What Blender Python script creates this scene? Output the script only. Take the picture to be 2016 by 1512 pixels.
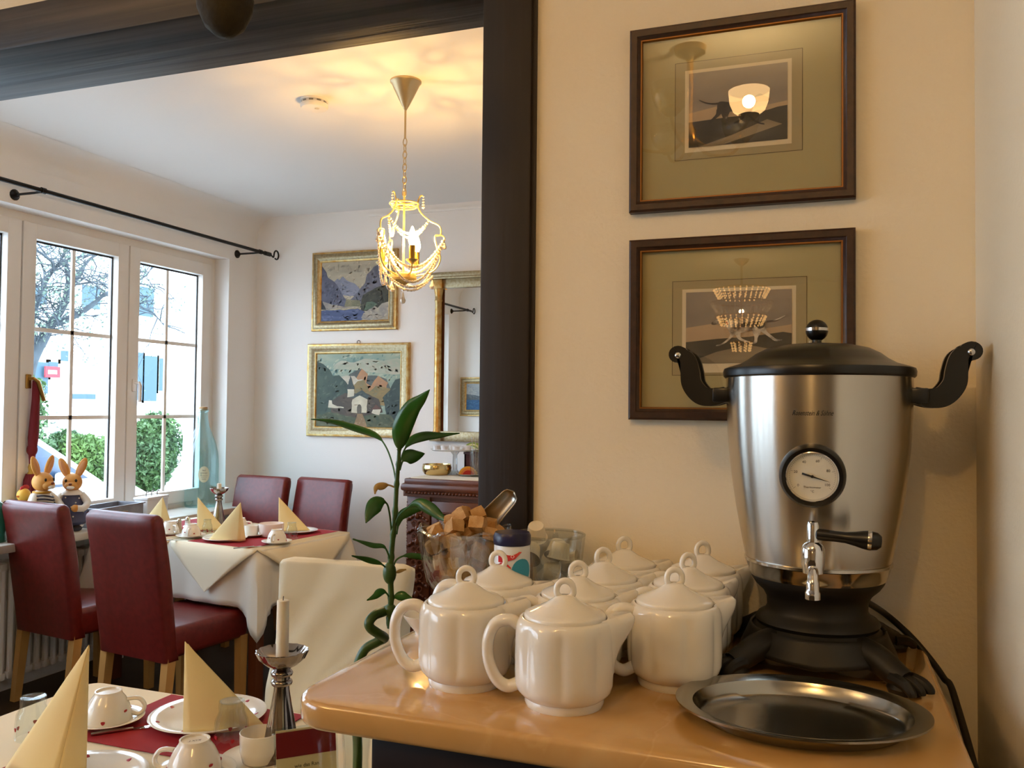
import bpy, bmesh, math, random
from mathutils import Vector, Matrix
from math import sin, cos, pi, radians as R
random.seed(7)
for o in list(bpy.data.objects): bpy.data.objects.remove(o)
C = bpy.context.scene.collection
# ------------------------------------------------------------------ camera
F = 1690.0                                   # focal length in pixels of a 2016 x 1512 frame
CAMZ = 1.42
YAW, PITCH, ROLL = R(20.0), R(1.56), R(0.57)
CO = Vector((0, 0, CAMZ))
fw = Vector((-sin(YAW) * cos(PITCH), cos(YAW) * cos(PITCH), sin(PITCH)))
r0 = Vector((cos(YAW), sin(YAW), 0)); u0 = r0.cross(fw)
rt = r0 * cos(ROLL) + u0 * sin(ROLL); up = u0 * cos(ROLL) - r0 * sin(ROLL)
cam = bpy.data.cameras.new('camera'); cam.sensor_fit = 'HORIZONTAL'; cam.sensor_width = 36.0
cam.lens = 36.0 * F / 2016.0; cam.clip_start = 0.02; cam.clip_end = 200
camo = bpy.data.objects.new('camera', cam); C.objects.link(camo)
m = Matrix((rt, up, -fw)).transposed().to_4x4(); m.translation = CO
camo.matrix_world = m
bpy.context.scene.camera = camo
# ------------------------------------------------------------------ world, exposure
W = bpy.data.worlds.new('overcast_sky'); bpy.context.scene.world = W; W.use_nodes = True
bg = W.node_tree.nodes['Background']; bg.inputs[0].default_value = (0.73, 0.89, 1.10, 1); bg.inputs[1].default_value = 9.6
vs = bpy.context.scene.view_settings
vs.view_transform = 'Standard'; vs.look = 'None'; vs.gamma = 1.0; vs.use_curve_mapping = False; vs.exposure = 0.0
NEAR_W = 13.0        # each lit shade of the brass lamp by the pictures
SIDE_FILL_W = 15.0        # each lit shade of the added, unseen brass lamp on the left
BULB_W = 16.0         # each candle bulb of the bead chandelier
CRYS_W = 18.0        # crystal chandelier further back in the room
# ------------------------------------------------------------------ pixel to place
def ray(x, y): return fw + rt * ((x - 1008) / F) - up * ((y - 756) / F)
def atz(x, y, z): r = ray(x, y); return CO + r * ((z - CAMZ) / r.z)
def aty(x, y, Y): r = ray(x, y); return CO + r * (Y / r.y)
def atx(x, y, X): r = ray(x, y); return CO + r * (X / r.x)
def atd(x, y, d): return CO + ray(x, y) * d
# ------------------------------------------------------------------ materials
def col(h):
    h = h.lstrip('#'); c = [int(h[i:i + 2], 16) / 255 for i in (0, 2, 4)]
    return tuple([(v / 12.92 if v <= .04045 else ((v + .055) / 1.055) ** 2.4) for v in c] + [1.0])
MATS = {}
def M(name, base='#888888', rough=.5, metal=0, mix=None, scale=8, stretch=None, bump=0, bscale=None, coat=0, sheen=0,
      emit=None, power=0, sss=0, aniso=0, detail=4, lo=.35, hi=.65, spec=.5):
    if name in MATS: return MATS[name]
    mt = bpy.data.materials.new(name); mt.use_nodes = True; nt = mt.node_tree; N = nt.nodes; L = nt.links
    b = N['Principled BSDF']; c = col(base)
    b.inputs['Base Color'].default_value = c; b.inputs['Roughness'].default_value = rough; b.inputs['Metallic'].default_value = metal
    b.inputs['Coat Weight'].default_value = coat; b.inputs['Coat Roughness'].default_value = .08; b.inputs['Sheen Weight'].default_value = sheen
    b.inputs['Specular IOR Level'].default_value = spec
    if sss: b.inputs['Subsurface Weight'].default_value = sss; b.inputs['Subsurface Radius'].default_value = (.02, .012, .008)
    if emit: b.inputs['Emission Color'].default_value = col(emit); b.inputs['Emission Strength'].default_value = power
    if mix or bump:
        tc = N.new('ShaderNodeTexCoord'); mp = N.new('ShaderNodeMapping'); L.new(tc.outputs['Object'], mp.inputs[0])
        if stretch: mp.inputs['Scale'].default_value = stretch
        if mix:
            n = N.new('ShaderNodeTexNoise'); n.inputs['Scale'].default_value = scale; n.inputs['Detail'].default_value = detail
            L.new(mp.outputs[0], n.inputs['Vector'])
            r = N.new('ShaderNodeValToRGB'); r.color_ramp.elements[0].position = lo; r.color_ramp.elements[1].position = hi
            r.color_ramp.elements[0].color = c; r.color_ramp.elements[1].color = col(mix)
            L.new(n.outputs['Fac'], r.inputs[0]); L.new(r.outputs[0], b.inputs['Base Color'])
        if bump:
            n2 = N.new('ShaderNodeTexNoise'); n2.inputs['Scale'].default_value = bscale or scale; n2.inputs['Detail'].default_value = 3
            L.new(mp.outputs[0], n2.inputs['Vector'])
            bp = N.new('ShaderNodeBump'); bp.inputs['Strength'].default_value = bump; bp.inputs['Distance'].default_value = .004
            L.new(n2.outputs['Fac'], bp.inputs['Height']); L.new(bp.outputs[0], b.inputs['Normal'])
    if aniso:
        b.inputs['Anisotropic'].default_value = aniso
        b.inputs['Anisotropic Rotation'].default_value = .25; t = N.new('ShaderNodeTangent'); t.direction_type = 'RADIAL'; t.axis = 'Z'; L.new(t.outputs[0], b.inputs['Tangent'])
    MATS[name] = mt; return mt
def thin_glass(name, tint='#ffffff', refl=.06, rough=0.0):
    if name in MATS: return MATS[name]
    mt = bpy.data.materials.new(name); mt.use_nodes = True; nt = mt.node_tree; N = nt.nodes; L = nt.links; N.clear()
    o = N.new('ShaderNodeOutputMaterial'); t = N.new('ShaderNodeBsdfTransparent'); t.inputs[0].default_value = col(tint)
    g = N.new('ShaderNodeBsdfGlossy'); g.inputs['Roughness'].default_value = rough
    lw = N.new('ShaderNodeLayerWeight'); lw.inputs[0].default_value = .25
    mr = N.new('ShaderNodeMapRange'); mr.inputs['To Min'].default_value = refl; mr.inputs['To Max'].default_value = .75
    L.new(lw.outputs['Facing'], mr.inputs[0])
    pw = N.new('ShaderNodeMath'); pw.operation = 'POWER'; pw.inputs[1].default_value = 2.5
    L.new(lw.outputs['Facing'], pw.inputs[0]); L.new(pw.outputs[0], mr.inputs[0])
    x = N.new('ShaderNodeMixShader'); L.new(mr.outputs[0], x.inputs[0]); L.new(t.outputs[0], x.inputs[1]); L.new(g.outputs[0], x.inputs[2])
    L.new(x.outputs[0], o.inputs[0]); MATS[name] = mt; return mt
def lit_glass(name, tint, emit, power, through=.5):
    if name in MATS: return MATS[name]
    mt = bpy.data.materials.new(name); mt.use_nodes = True; nt = mt.node_tree; N = nt.nodes; L = nt.links; N.clear()
    o = N.new('ShaderNodeOutputMaterial'); t = N.new('ShaderNodeBsdfTransparent'); t.inputs[0].default_value = col(tint)
    e = N.new('ShaderNodeEmission'); e.inputs[0].default_value = col(emit); e.inputs[1].default_value = power
    x = N.new('ShaderNodeMixShader'); x.inputs[0].default_value = 1 - through; L.new(t.outputs[0], x.inputs[1]); L.new(e.outputs[0], x.inputs[2])
    L.new(x.outputs[0], o.inputs[0]); MATS[name] = mt; return mt
def wood_mat(name, a, b, stretch, rough=.4, coat=.2, scale=6, bump=.15):
    return M(name, a, rough, mix=b, scale=scale, stretch=stretch, bump=bump, coat=coat, detail=6, lo=.3, hi=.7)
def marble_mat():
    mt = bpy.data.materials.new('peach_marble'); mt.use_nodes = True; nt = mt.node_tree; N = nt.nodes; L = nt.links
    b = N['Principled BSDF']; b.inputs['Roughness'].default_value = .16; b.inputs['Coat Weight'].default_value = .8; b.inputs['Coat Roughness'].default_value = .06
    tc = N.new('ShaderNodeTexCoord'); n = N.new('ShaderNodeTexNoise'); n.inputs['Scale'].default_value = 4; n.inputs['Detail'].default_value = 7; n.inputs['Distortion'].default_value = 1.2
    L.new(tc.outputs['Object'], n.inputs['Vector'])
    r = N.new('ShaderNodeValToRGB'); e = r.color_ramp.elements
    e[0].position = .3; e[0].color = col('#c39553'); e[1].position = .7; e[1].color = col('#d4ab70')
    k = e.new(.49); k.color = col('#ca9d60'); k = e.new(.505); k.color = col('#d0a468'); k = e.new(.52); k.color = col('#c99b5e')
    L.new(n.outputs['Fac'], r.inputs[0]); L.new(r.outputs[0], b.inputs['Base Color']); return mt
# ------------------------------------------------------------------ mesh helpers
def cr(pts, n=6, closed=False):
    P = [Vector(p) for p in pts]; out = []; k = len(P)
    for i in range(k if closed else k - 1):
        if closed: a, b, c, d = P[(i - 1) % k], P[i], P[(i + 1) % k], P[(i + 2) % k]
        else: a, b, c, d = P[max(i - 1, 0)], P[i], P[i + 1], P[min(i + 2, k - 1)]
        for j in range(n):
            t = j / n
            out.append(.5 * ((2 * b) + (c - a) * t + (2 * a - 5 * b + 4 * c - d) * t * t + (3 * b - a - 3 * c + d) * t ** 3))
    if not closed: out.append(P[-1])
    return out
class MB:
    def __init__(s): s.v = []; s.f = []; s.m = []
    def add(s, vs_, fs, mi=0, xf=None):
        o = len(s.v); s.v += [tuple(xf @ Vector(v)) if xf is not None else tuple(v) for v in vs_]
        for f in fs: s.f.append([o + i for i in f]); s.m.append(mi)
        return s
    def box(s, c, d, mi=0, bev=0, rz=0, seg=2, xf=None):
        bm = bmesh.new(); bmesh.ops.create_cube(bm, size=1)
        for v in bm.verts: v.co = Vector((v.co.x * d[0], v.co.y * d[1], v.co.z * d[2]))
        if bev: bmesh.ops.bevel(bm, geom=list(bm.edges), offset=bev, segments=seg, profile=.5, affect='EDGES')
        X = Matrix.Translation(Vector(c)) @ Matrix.Rotation(rz, 4, 'Z')
        if xf is not None: X = xf @ X
        bm.verts.index_update()
        s.add([v.co.copy() for v in bm.verts], [[v.index for v in f.verts] for f in bm.faces], mi, X); bm.free(); return s
    def b2(s, x0, x1, y0, y1, z0, z1, mi=0, bev=0):
        return s.box(((x0 + x1) / 2, (y0 + y1) / 2, (z0 + z1) / 2), (x1 - x0, y1 - y0, z1 - z0), mi, bev)
    def lathe(s, prof, seg=32, loc=(0, 0, 0), mi=0, rf=None, xf=None, cap=True):
        n = len(prof); V = []; Fc = []
        for i in range(seg):
            a = 2 * pi * i / seg
            for j, (r, z) in enumerate(prof):
                k = rf(a, j, r, z) if rf else r
                V.append((loc[0] + k * cos(a), loc[1] + k * sin(a), loc[2] + z))
        for i in range(seg):
            i2 = (i + 1) % seg
            for j in range(n - 1):
                Fc.append([i * n + j, i2 * n + j, i2 * n + j + 1, i * n + j + 1])
        if cap and prof[0][0] > 1e-5: Fc.append([i * n for i in range(seg)][::-1])
        if cap and prof[-1][0] > 1e-5: Fc.append([i * n + n - 1 for i in range(seg)])
        return s.add(V, Fc, mi, xf)
    def ell(s, c, r, mi=0, seg=14, rings=9, xf=None):
        if not hasattr(r, '__len__'): r = (r, r, r)
        X = Matrix.Translation(Vector(c)) @ (xf if xf is not None else Matrix()) @ Matrix.Diagonal((r[0], r[1], r[2], 1))
        return s.lathe([(max(sin(pi * j / rings), 0) if 0 < j < rings else 0, -cos(pi * j / rings)) for j in range(rings + 1)], seg, mi=mi, xf=X)
    def tube(s, path, r, seg=8, mi=0, closed=False, flat=1.0, nrm=None):
        P = [Vector(p) for p in path]; n = len(P); V = []; Fc = []
        rr = r if hasattr(r, '__len__') else [r] * n
        T = []
        for i in range(n):
            a = P[(i - 1) % n] if closed or i > 0 else P[0]; b = P[(i + 1) % n] if closed or i < n - 1 else P[-1]
            T.append((b - a).normalized() if (b - a).length > 1e-9 else Vector((0, 0, 1)))
        u = Vector(nrm) if nrm else (Vector((0, 0, 1)) if abs(T[0].z) < .9 else Vector((1, 0, 0)))
        for i in range(n):
            u = (u - T[i] * u.dot(T[i])).normalized(); w = T[i].cross(u)
            for k in range(seg):
                a = 2 * pi * k / seg; V.append(P[i] + u * (cos(a) * rr[i] * flat) + w * (sin(a) * rr[i]))
        for i in range(n if closed else n - 1):
            i2 = (i + 1) % n
            for k in range(seg):
                k2 = (k + 1) % seg; Fc.append([i * seg + k, i * seg + k2, i2 * seg + k2, i2 * seg + k])
        if not closed: Fc.append(list(range(seg))[::-1]); Fc.append([(n - 1) * seg + k for k in range(seg)])
        return s.add(V, Fc, mi)
    def prism(s, out, fn, t0, t1, mi=0):
        """outline of 2-D points, fn(a, b, t) gives the place; t0, t1 the two faces"""
        n = len(out); V = [fn(a, b, t0) for a, b in out] + [fn(a, b, t1) for a, b in out]
        Fc = [list(range(n))[::-1], [n + i for i in range(n)]] + [[i, (i + 1) % n, n + (i + 1) % n, n + i] for i in range(n)]
        return s.add(V, Fc, mi)
    def grid(s, fn, nu, nv, mi=0):
        V = [fn(i / nu, j / nv) for i in range(nu + 1) for j in range(nv + 1)]
        Fc = [[i * (nv + 1) + j, (i + 1) * (nv + 1) + j, (i + 1) * (nv + 1) + j + 1, i * (nv + 1) + j + 1] for i in range(nu) for j in range(nv)]
        return s.add(V, Fc, mi)
    def frame(s, w, h, prof, mi=0):
        """mitred frame round a w x h outline in the XZ plane; prof = (inset, stand-out towards -Y)"""
        V = []
        for i, d in prof:
            for sx, sz in ((-1, -1), (1, -1), (1, 1), (-1, 1)): V.append((sx * (w / 2 - i), -d, sz * (h / 2 - i)))
        Fc = [[j * 4 + k, j * 4 + (k + 1) % 4, (j + 1) * 4 + (k + 1) % 4, (j + 1) * 4 + k] for j in range(len(prof) - 1) for k in range(4)]
        return s.add(V, Fc, mi)
    def build(s, name, mats, parent=None, sharp=38, loc=None, solid=0):
        me = bpy.data.meshes.new(name); me.from_pydata(s.v, [], s.f)
        for mt in (mats if isinstance(mats, (list, tuple)) else [mats]): me.materials.append(mt)
        me.polygons.foreach_set('material_index', s.m); me.update()
        bm = bmesh.new(); bm.from_mesh(me); bmesh.ops.recalc_face_normals(bm, faces=bm.faces); bm.to_mesh(me); bm.free()
        me.shade_smooth()
        try: me.set_sharp_from_angle(angle=R(sharp))
        except Exception: pass
        o = bpy.data.objects.new(name, me); C.objects.link(o)
        if parent is not None: o.parent = parent
        if loc is not None: o.location = loc
        if solid:
            md = o.modifiers.new('thickness', 'SOLIDIFY'); md.thickness = solid; md.offset = 0
        return o
def thing(name, label, cat, loc=(0, 0, 0), rz=0, group=None):
    o = bpy.data.objects.new(name, None); C.objects.link(o); o.empty_display_size = .05
    o.location = loc; o.rotation_euler = (0, 0, rz); return tag(o, label, cat, group)
def tag(o, label, cat, group=None, kind=None):
    o['label'] = label; o['category'] = cat
    if group: o['group'] = group
    if kind: o['kind'] = kind
    return o
def st(o): o['kind'] = 'structure'; return o
def rooted(name, loc=(0, 0, 0), rz=0):
    o = bpy.data.objects.new(name, None); C.objects.link(o); o.location = loc; o.rotation_euler = (0, 0, rz); return st(o)
def dup(root, loc, rz, label=None, group=None, sc=None):
    r = root.copy(); C.objects.link(r); r.location = loc; r.rotation_euler = (0, 0, rz)
    if sc: r.scale = (sc, sc, sc)
    if label: r['label'] = label
    if group: r['group'] = group
    for ch in list(root.children):
        c = ch.copy(); C.objects.link(c); c.parent = r
        for g in ch.children:
            d = g.copy(); C.objects.link(d); d.parent = c
    return r
def text_geo(txt, size, shear=0, align='CENTER'):
    cu = bpy.data.curves.new('t', 'FONT'); cu.body = txt; cu.size = size; cu.shear = shear; cu.align_x = align; cu.resolution_u = 2
    ob = bpy.data.objects.new('t', cu); C.objects.link(ob)
    me = bpy.data.meshes.new_from_object(ob)
    V = [v.co.copy() for v in me.vertices]; Fc = [list(p.vertices) for p in me.polygons]
    bpy.data.objects.remove(ob); bpy.data.curves.remove(cu); bpy.data.meshes.remove(me); return V, Fc
def lamp(name, loc, watts, color, radius, parent):
    l = bpy.data.lights.new(name, 'POINT'); l.energy = watts; l.color = color; l.shadow_soft_size = radius
    o = bpy.data.objects.new(name, l); C.objects.link(o); o.location = loc; o.parent = parent; return o
WARM = (1.0, .67, .30)
# ------------------------------------------------------------------ measures of the place
WX = -3.80      # window wall
PY = 1.25       # picture wall (front), opening through it
PB = 1.44       # its back
FY = 5.10       # far wall
CZ = 2.75       # ceiling
CT = 1.11       # marble counter
TZ = .75        # table tops
paint_n = M('warm_white_paint', '#ede0c4', .75, bump=.25, bscale=140)
paint_f = M('cool_white_paint', '#f1eeea', .75, bump=.12, bscale=140)
paint_c = M('ceiling_paint', '#efedea', .8)
floor_m = M('dark_floor', '#2c211a', .45, mix='#43342a', scale=3, bump=.1)
black = M('black_plastic', '#0b0a0a', .32)
blackmatt = M('black_enamel', '#100e0d', .5)
iron = M('black_iron', '#0c0b0b', .45, metal=.4)
white = M('white_upvc', '#ece8e2', .35)
porc = M('white_porcelain', '#efebe0', .12, coat=.4)
steel = M('polished_steel', '#c9c6c0', .12, metal=1)
chrome = M('chrome', '#dcdcdc', .04, metal=1)
brass = M('brass', '#c79a4a', .2, metal=1)
gold = M('worn_gold_leaf', '#b98a42', .38, metal=.75, mix='#cbb27c', scale=30)
silverleaf = M('worn_silver_leaf', '#aa9c7e', .4, metal=.7, mix='#93815c', scale=70)
red_l = M('red_leather', '#5e1512', .36, mix='#6d1c18', scale=40, bump=.06, bscale=300)
oak = wood_mat('pale_oak', '#b98848', '#cf9f5c', (1, 1, .15), rough=.45)
dark = M('dark_beam_wood', '#150e09', .5, mix='#5c5044', scale=11, stretch=(.10, 3.2, 3.2), bump=.5, detail=8, lo=.38, hi=.78)
darkp = wood_mat('dark_post_wood', '#150c07', '#22140c', (5, 5, .15), rough=.6, coat=0, scale=9, bump=.3)
walnut = wood_mat('carved_walnut', '#4e2410', '#69361a', (1, 1, .3), rough=.42, coat=.1)
cream = M('cream_cloth', '#eee2c4', .85, bump=.06, bscale=220)
cream2 = M('ivory_cloth', '#ece6d6', .85, bump=.06, bscale=220)
slip = M('cream_slipcover', '#e6dcc0', .85, bump=.08, bscale=200)
red_c = M('red_runner_cloth', '#9c0f1c', .8, bump=.08, bscale=300)
napk = M('yellow_paper_napkin', '#f4e0a4', .8, bump=.05, bscale=400)
clear = thin_glass('clear_glass', '#fbfdfc', .05); cutglass = thin_glass('pressed_glass', '#f6f8f6', .16)
pane_m = thin_glass('window_glass', '#f8fcfc', .04)
pic_glass = thin_glass('picture_glass', '#ffffff', .075)
reddot = M('red_print', '#a51220', .3)
# ------------------------------------------------------------------ shell
WXB = -4.16
XR, YB = 2.0, -7.0
st(MB().b2(WXB, XR + .1, YB - .1, FY + .15, -.1, 0).build('floor', floor_m))
st(MB().b2(WXB, XR + .1, YB - .1, FY + .15, CZ, CZ + .12).build('ceiling', paint_c))
st(MB().b2(WXB, XR, FY, FY + .15, 0, CZ).build('wall_far', paint_f))
WY0, WY1, WZ0, WZ1 = 1.72, 4.80, .74, 2.41
VY0, VY1 = -1.90, 1.00
st(MB().b2(WXB, WX, YB, VY0, 0, CZ).b2(WXB, WX, VY1, WY0, 0, CZ).b2(WXB, WX, WY1, FY, 0, CZ).b2(WXB, WX, WY0, WY1, 0, WZ0).b2(WXB, WX, WY0, WY1, WZ1, CZ).b2(WXB, WX, VY0, VY1, 0, WZ0).b2(WXB, WX, VY0, VY1, WZ1, CZ).build('wall_left', paint_f))
# cove where walls meet the ceiling
def cove(p0, p1, n):
    def fn(i, j):
        a = pi / 2 * j; r = .14
        q = Vector(p0).lerp(Vector(p1), i); return q + Vector(n) * (r - r * cos(a) + .001) + Vector((0, 0, -r + r * sin(a) - .001))
    return MB().grid(fn, 2, 8)
st(cove((WX, PB, CZ), (WX, FY, CZ), (1, 0, 0)).build('trim_1', paint_f))
st(MB().b2(-2.9, .98, FY - .012, FY, 2.70, 2.718).build('trim_2', paint_f))
PX = -.424      # the wall begins at the post
st(MB().b2(PX, XR, PY, PB, 0, CZ).b2(-2.55, PX, PY + .01, PB - .01, 2.20, CZ).build('wall_front', paint_n))
st(MB().b2(.183, XR, .62, PY, 0, CZ, bev=.012).build('wall_right', paint_n))
st(MB().b2(XR, XR + .1, YB, FY, 0, CZ).build('wall_side', paint_n))
st(MB().b2(WXB, XR, YB - .1, YB, 0, CZ).build('wall_back', paint_n))
st(MB().b2(.9, 1.0, PB, FY, 0, CZ).build('wall_end', paint_f))
st(MB().b2(-2.55, PX - .082, PY - .012, PB + .012, 2.12, 2.205, bev=.004).build('trim_3', dark))
st(MB().b2(PX - .082, PX, PY - .012, PB + .012, 0, CZ - .001, bev=.004).b2(PX, PX + .006, PY - .006, PY, 0, CZ - .001).build('trim_4', darkp))
# ------------------------------------------------------------------ window
def window(nm, WY0, WY1, ys, tas):
  wroot = rooted(nm, (0, 0, 0))
  fx0, fx1 = WX - .19, WX - .12
  m_ = MB().b2(fx0, fx1, WY0, WY0 + .05, WZ0, WZ1).b2(fx0, fx1, WY1 - .05, WY1, WZ0, WZ1).b2(fx0, fx1, WY0 + .05, WY1 - .05, WZ1 - .05, WZ1).b2(fx0, fx1, WY0 + .05, WY1 - .05, WZ0, WZ0 + .05)
  m_.build('window_frame', white, wroot)
  for i in range(len(ys) - 1):
      y0, y1 = ys[i] + .004, ys[i + 1] - .004; z0, z1 = .785, 2.365; b = .082; x0, x1 = fx0 + .01, fx1 + .018
      s_ = MB().b2(x0, x1, y0, y0 + b, z0, z1, bev=.006).b2(x0, x1, y1 - b, y1, z0, z1, bev=.006).b2(x0, x1, y0 + b - .004, y1 - b + .004, z1 - b, z1, bev=.006).b2(x0, x1, y0 + b - .004, y1 - b + .004, z0, z0 + b, bev=.006).build('sash', white, wroot)
      MB().b2(x0 + .03, x0 + .036, y0 + b - .001, y0 + b + .005, z0 + b, z1 - b).b2(x0 + .03, x0 + .036, y1 - b - .008, y1 - b + .001, z0 + b, z1 - b).b2(x0 + .03, x0 + .036, y0 + b, y1 - b, z1 - b - .010, z1 - b + .001).build('rubber_seal', blackmatt, s_)
      gy0, gy1, gz0, gz1 = y0 + b, y1 - b, z0 + b, z1 - b; ym = (gy0 + gy1) / 2; xm = x0 + .028
      mw = .011
      mu = MB().b2(xm - .006, xm + .006, ym - mw, ym + mw, gz0, gz1)
      for k in (1, 2): zz = gz0 + (gz1 - gz0) * k / 3; mu.b2(xm - .006, xm + .006, gy0, gy1, zz - mw, zz + mw)
      mu.build('muntin_bars', white, s_)
      for r in range(3):
          for c_ in range(2):
              a0 = gy0 + (gy1 - gy0) * c_ / 2; a1 = gy0 + (gy1 - gy0) * (c_ + 1) / 2; q0 = gz0 + (gz1 - gz0) * r / 3; q1 = gz0 + (gz1 - gz0) * (r + 1) / 3
              MB().add([(xm, a0, q0), (xm, a1, q0), (xm, a1, q1), (xm, a0, q1)], [[0, 1, 2, 3]]).build('pane', pane_m, s_)
      hy = y0 + .045
      MB().box((x1 + .006, hy, 1.53), (.012, .03, .075), bev=.004).tube([(x1 + .008, hy, 1.545), (x1 + .045, hy, 1.545), (x1 + .05, hy + (.0 if i != tas else .02), 1.53), (x1 + .05, hy + (.0 if i != tas else .06), 1.43)], [.009, .009, .011, .010], 8).build('handle', white if i != tas else M('brass_handle', '#b08a4a', .3, metal=1), s_)

window('window_1', WY0, WY1, [1.80, 2.56, 3.29, 4.02, 4.75], 2)
window('window_2', VY0, VY1, [-1.85, -1.15, -.45, .25, .95], -1)
sill_m = M('pale_stone_sill', '#ded8cc', .3, mix='#cfc8ba', scale=5)
st(MB().b2(WX - .125, WX + .22, WY0 - .06, 4.97, .715, .755, bev=.006).build('trim_5', sill_m))
st(MB().b2(WX - .125, WX + .22, VY0 - .06, VY1 + .06, .715, .755, bev=.006).build('trim_6', sill_m))
SILL = .755
# ------------------------------------------------------------------ curtain rod
def rod():
    y0, y1, x, z = 1.55, 4.99, WX + .19, 2.462
    t = thing('curtain_rod', 'black wrought iron curtain rod with scroll end on brackets above window', 'curtain rod', (x, 3.3, z))
    MB().tube([(0, y0 - 3.3, 0), (0, y1 - 3.3, 0)], .011, 10).tube([(0, y1 - 3.36, 0), (0, y1 - 3.3, 0)], .015, 10).build('pole', iron, t)
    for s in (0, 1):
        y = (y1 - 3.3) if s else (y0 - 3.3); k = 1 if s else -1
        sp = [(0, y + k * (.0 + .02 * i), -.006 * i) for i in range(3)] + [(0, y + k * (.072 + .026 * cos(a)), .008 - .03 * sin(a) * 1.0) for a in [pi * .95 + 0.42 * i for i in range(1, 14)]]
        MB().tube(cr(sp, 3), .0055, 8).build('scroll', iron, t)
    for y in (1.66, 3.15, 4.88):
        b = MB().tube([(0, y - 3.3, -.004), (-.06, y - 3.3, -.006), (-.18, y - 3.3, -.006)], .0065, 8)
        b.tube([(-.17, y - 3.3, -.006), (-.186, y - 3.3, -.006)], [.012, .026], 14).tube([(-.186, y - 3.3, -.006), (-.19, y - 3.3, -.006)], .028, 14)
        b.tube([(0, y - 3.312, 0), (0, y - 3.288, 0)], .0155, 10).build('bracket', iron, t)
rod()
# ------------------------------------------------------------------ radiator
def radiator():
    t = thing('radiator', 'white column radiator under the stone window sill', 'radiator', (WX + .068, 2.9, .0))
    for i in range(40):
        y = -1.0 + i * .05
        f_ = MB()
        for x in (-.038, .0, .038):
            f_.tube([(x, y, .12), (x, y, .62)], .016, 8)
        f_.box((0, y, .63), (.11, .045, .04), bev=.012).box((0, y, .11), (.11, .045, .04), bev=.012)
        if i == 0: first = f_.build('column', white, t)
        else:
            c = first.copy(); C.objects.link(c); c.parent = t; c.location = (0, i * .05, 0)
    for y in (-.9, .9): MB().b2(-.05, .05, y - .01, y + .01, .0, .1).build('foot', white, t)
    MB().tube([(-.02, -1.0, .11), (-.02, -1.12, .11), (-.02, -1.12, .005)], .012, 8).build('pipe', white, t)
radiator()
# ------------------------------------------------------------------ smoke detector
def smoke():
    p = atz(619, 197, CZ); t = thing('smoke_detector', 'round white smoke detector on the ceiling', 'smoke detector', (p.x, p.y, CZ))
    MB().lathe([(.0, 0), (.06, 0), (.06, -.008), (.053, -.009), (.053, -.018), (.060, -.02), (.06, -.03), (.055, -.038), (.03, -.042), (0, -.042)], 40).build('housing', white, t)
    g = M('grey_vent', '#8d8880', .6)
    for i in range(10):
        a = i * pi / 5; MB().box((.0535 * cos(a), .0535 * sin(a), -.0135), (.002, .018, .006), rz=a).build('vent_slot', g, t)
    MB().lathe([(0, -.0425), (.01, -.0425), (.009, -.045), (0, -.045)], 16, loc=(.02, -.01, 0)).build('test_button', M('button_grey', '#d8d2c6', .4), t)
smoke()
# ------------------------------------------------------------------ bead chandelier (lit)
crys = M('crystal_bead', '#fff4e2', .06, spec=1.0)
crys.node_tree.nodes['Principled BSDF'].inputs['Transmission Weight'].default_value = .35
crys.node_tree.nodes['Principled BSDF'].inputs['IOR'].default_value = 1.5
def octa(mb, p, r, rz=1.0):
    p = Vector(p); V = [p + Vector(d) for d in ((r, 0, 0), (0, r, 0), (-r, 0, 0), (0, -r, 0), (0, 0, r * rz), (0, 0, -r * rz))]
    mb.add(V, [[0, 1, 4], [1, 2, 4], [2, 3, 4], [3, 0, 4], [1, 0, 5], [2, 1, 5], [3, 2, 5], [0, 3, 5]])
def bead_string(a, b, sag, r=.006, gap=.0112):
    a, b = Vector(a), Vector(b); mb = MB(); n = max(4, int(((b - a).length + sag * 1.6) / gap))
    for i in range(n + 1):
        t = i / n; p = a.lerp(b, t); p.z -= sag * 4 * t * (1 - t); mb.ell(p, r * (1 if i % 2 else .8), seg=7, rings=5)
    return mb
def drop(p, h=.034, r=.010):
    p = Vector(p); mb = MB(); octa(mb, p - Vector((0, 0, .006)), .006)
    mb.lathe([(0, 0), (.003, -.004), (r * .6, -h * .45), (r, -h * .72), (r * .7, -h * .92), (0, -h)], 8, loc=p - Vector((0, 0, .012))); return mb
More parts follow.
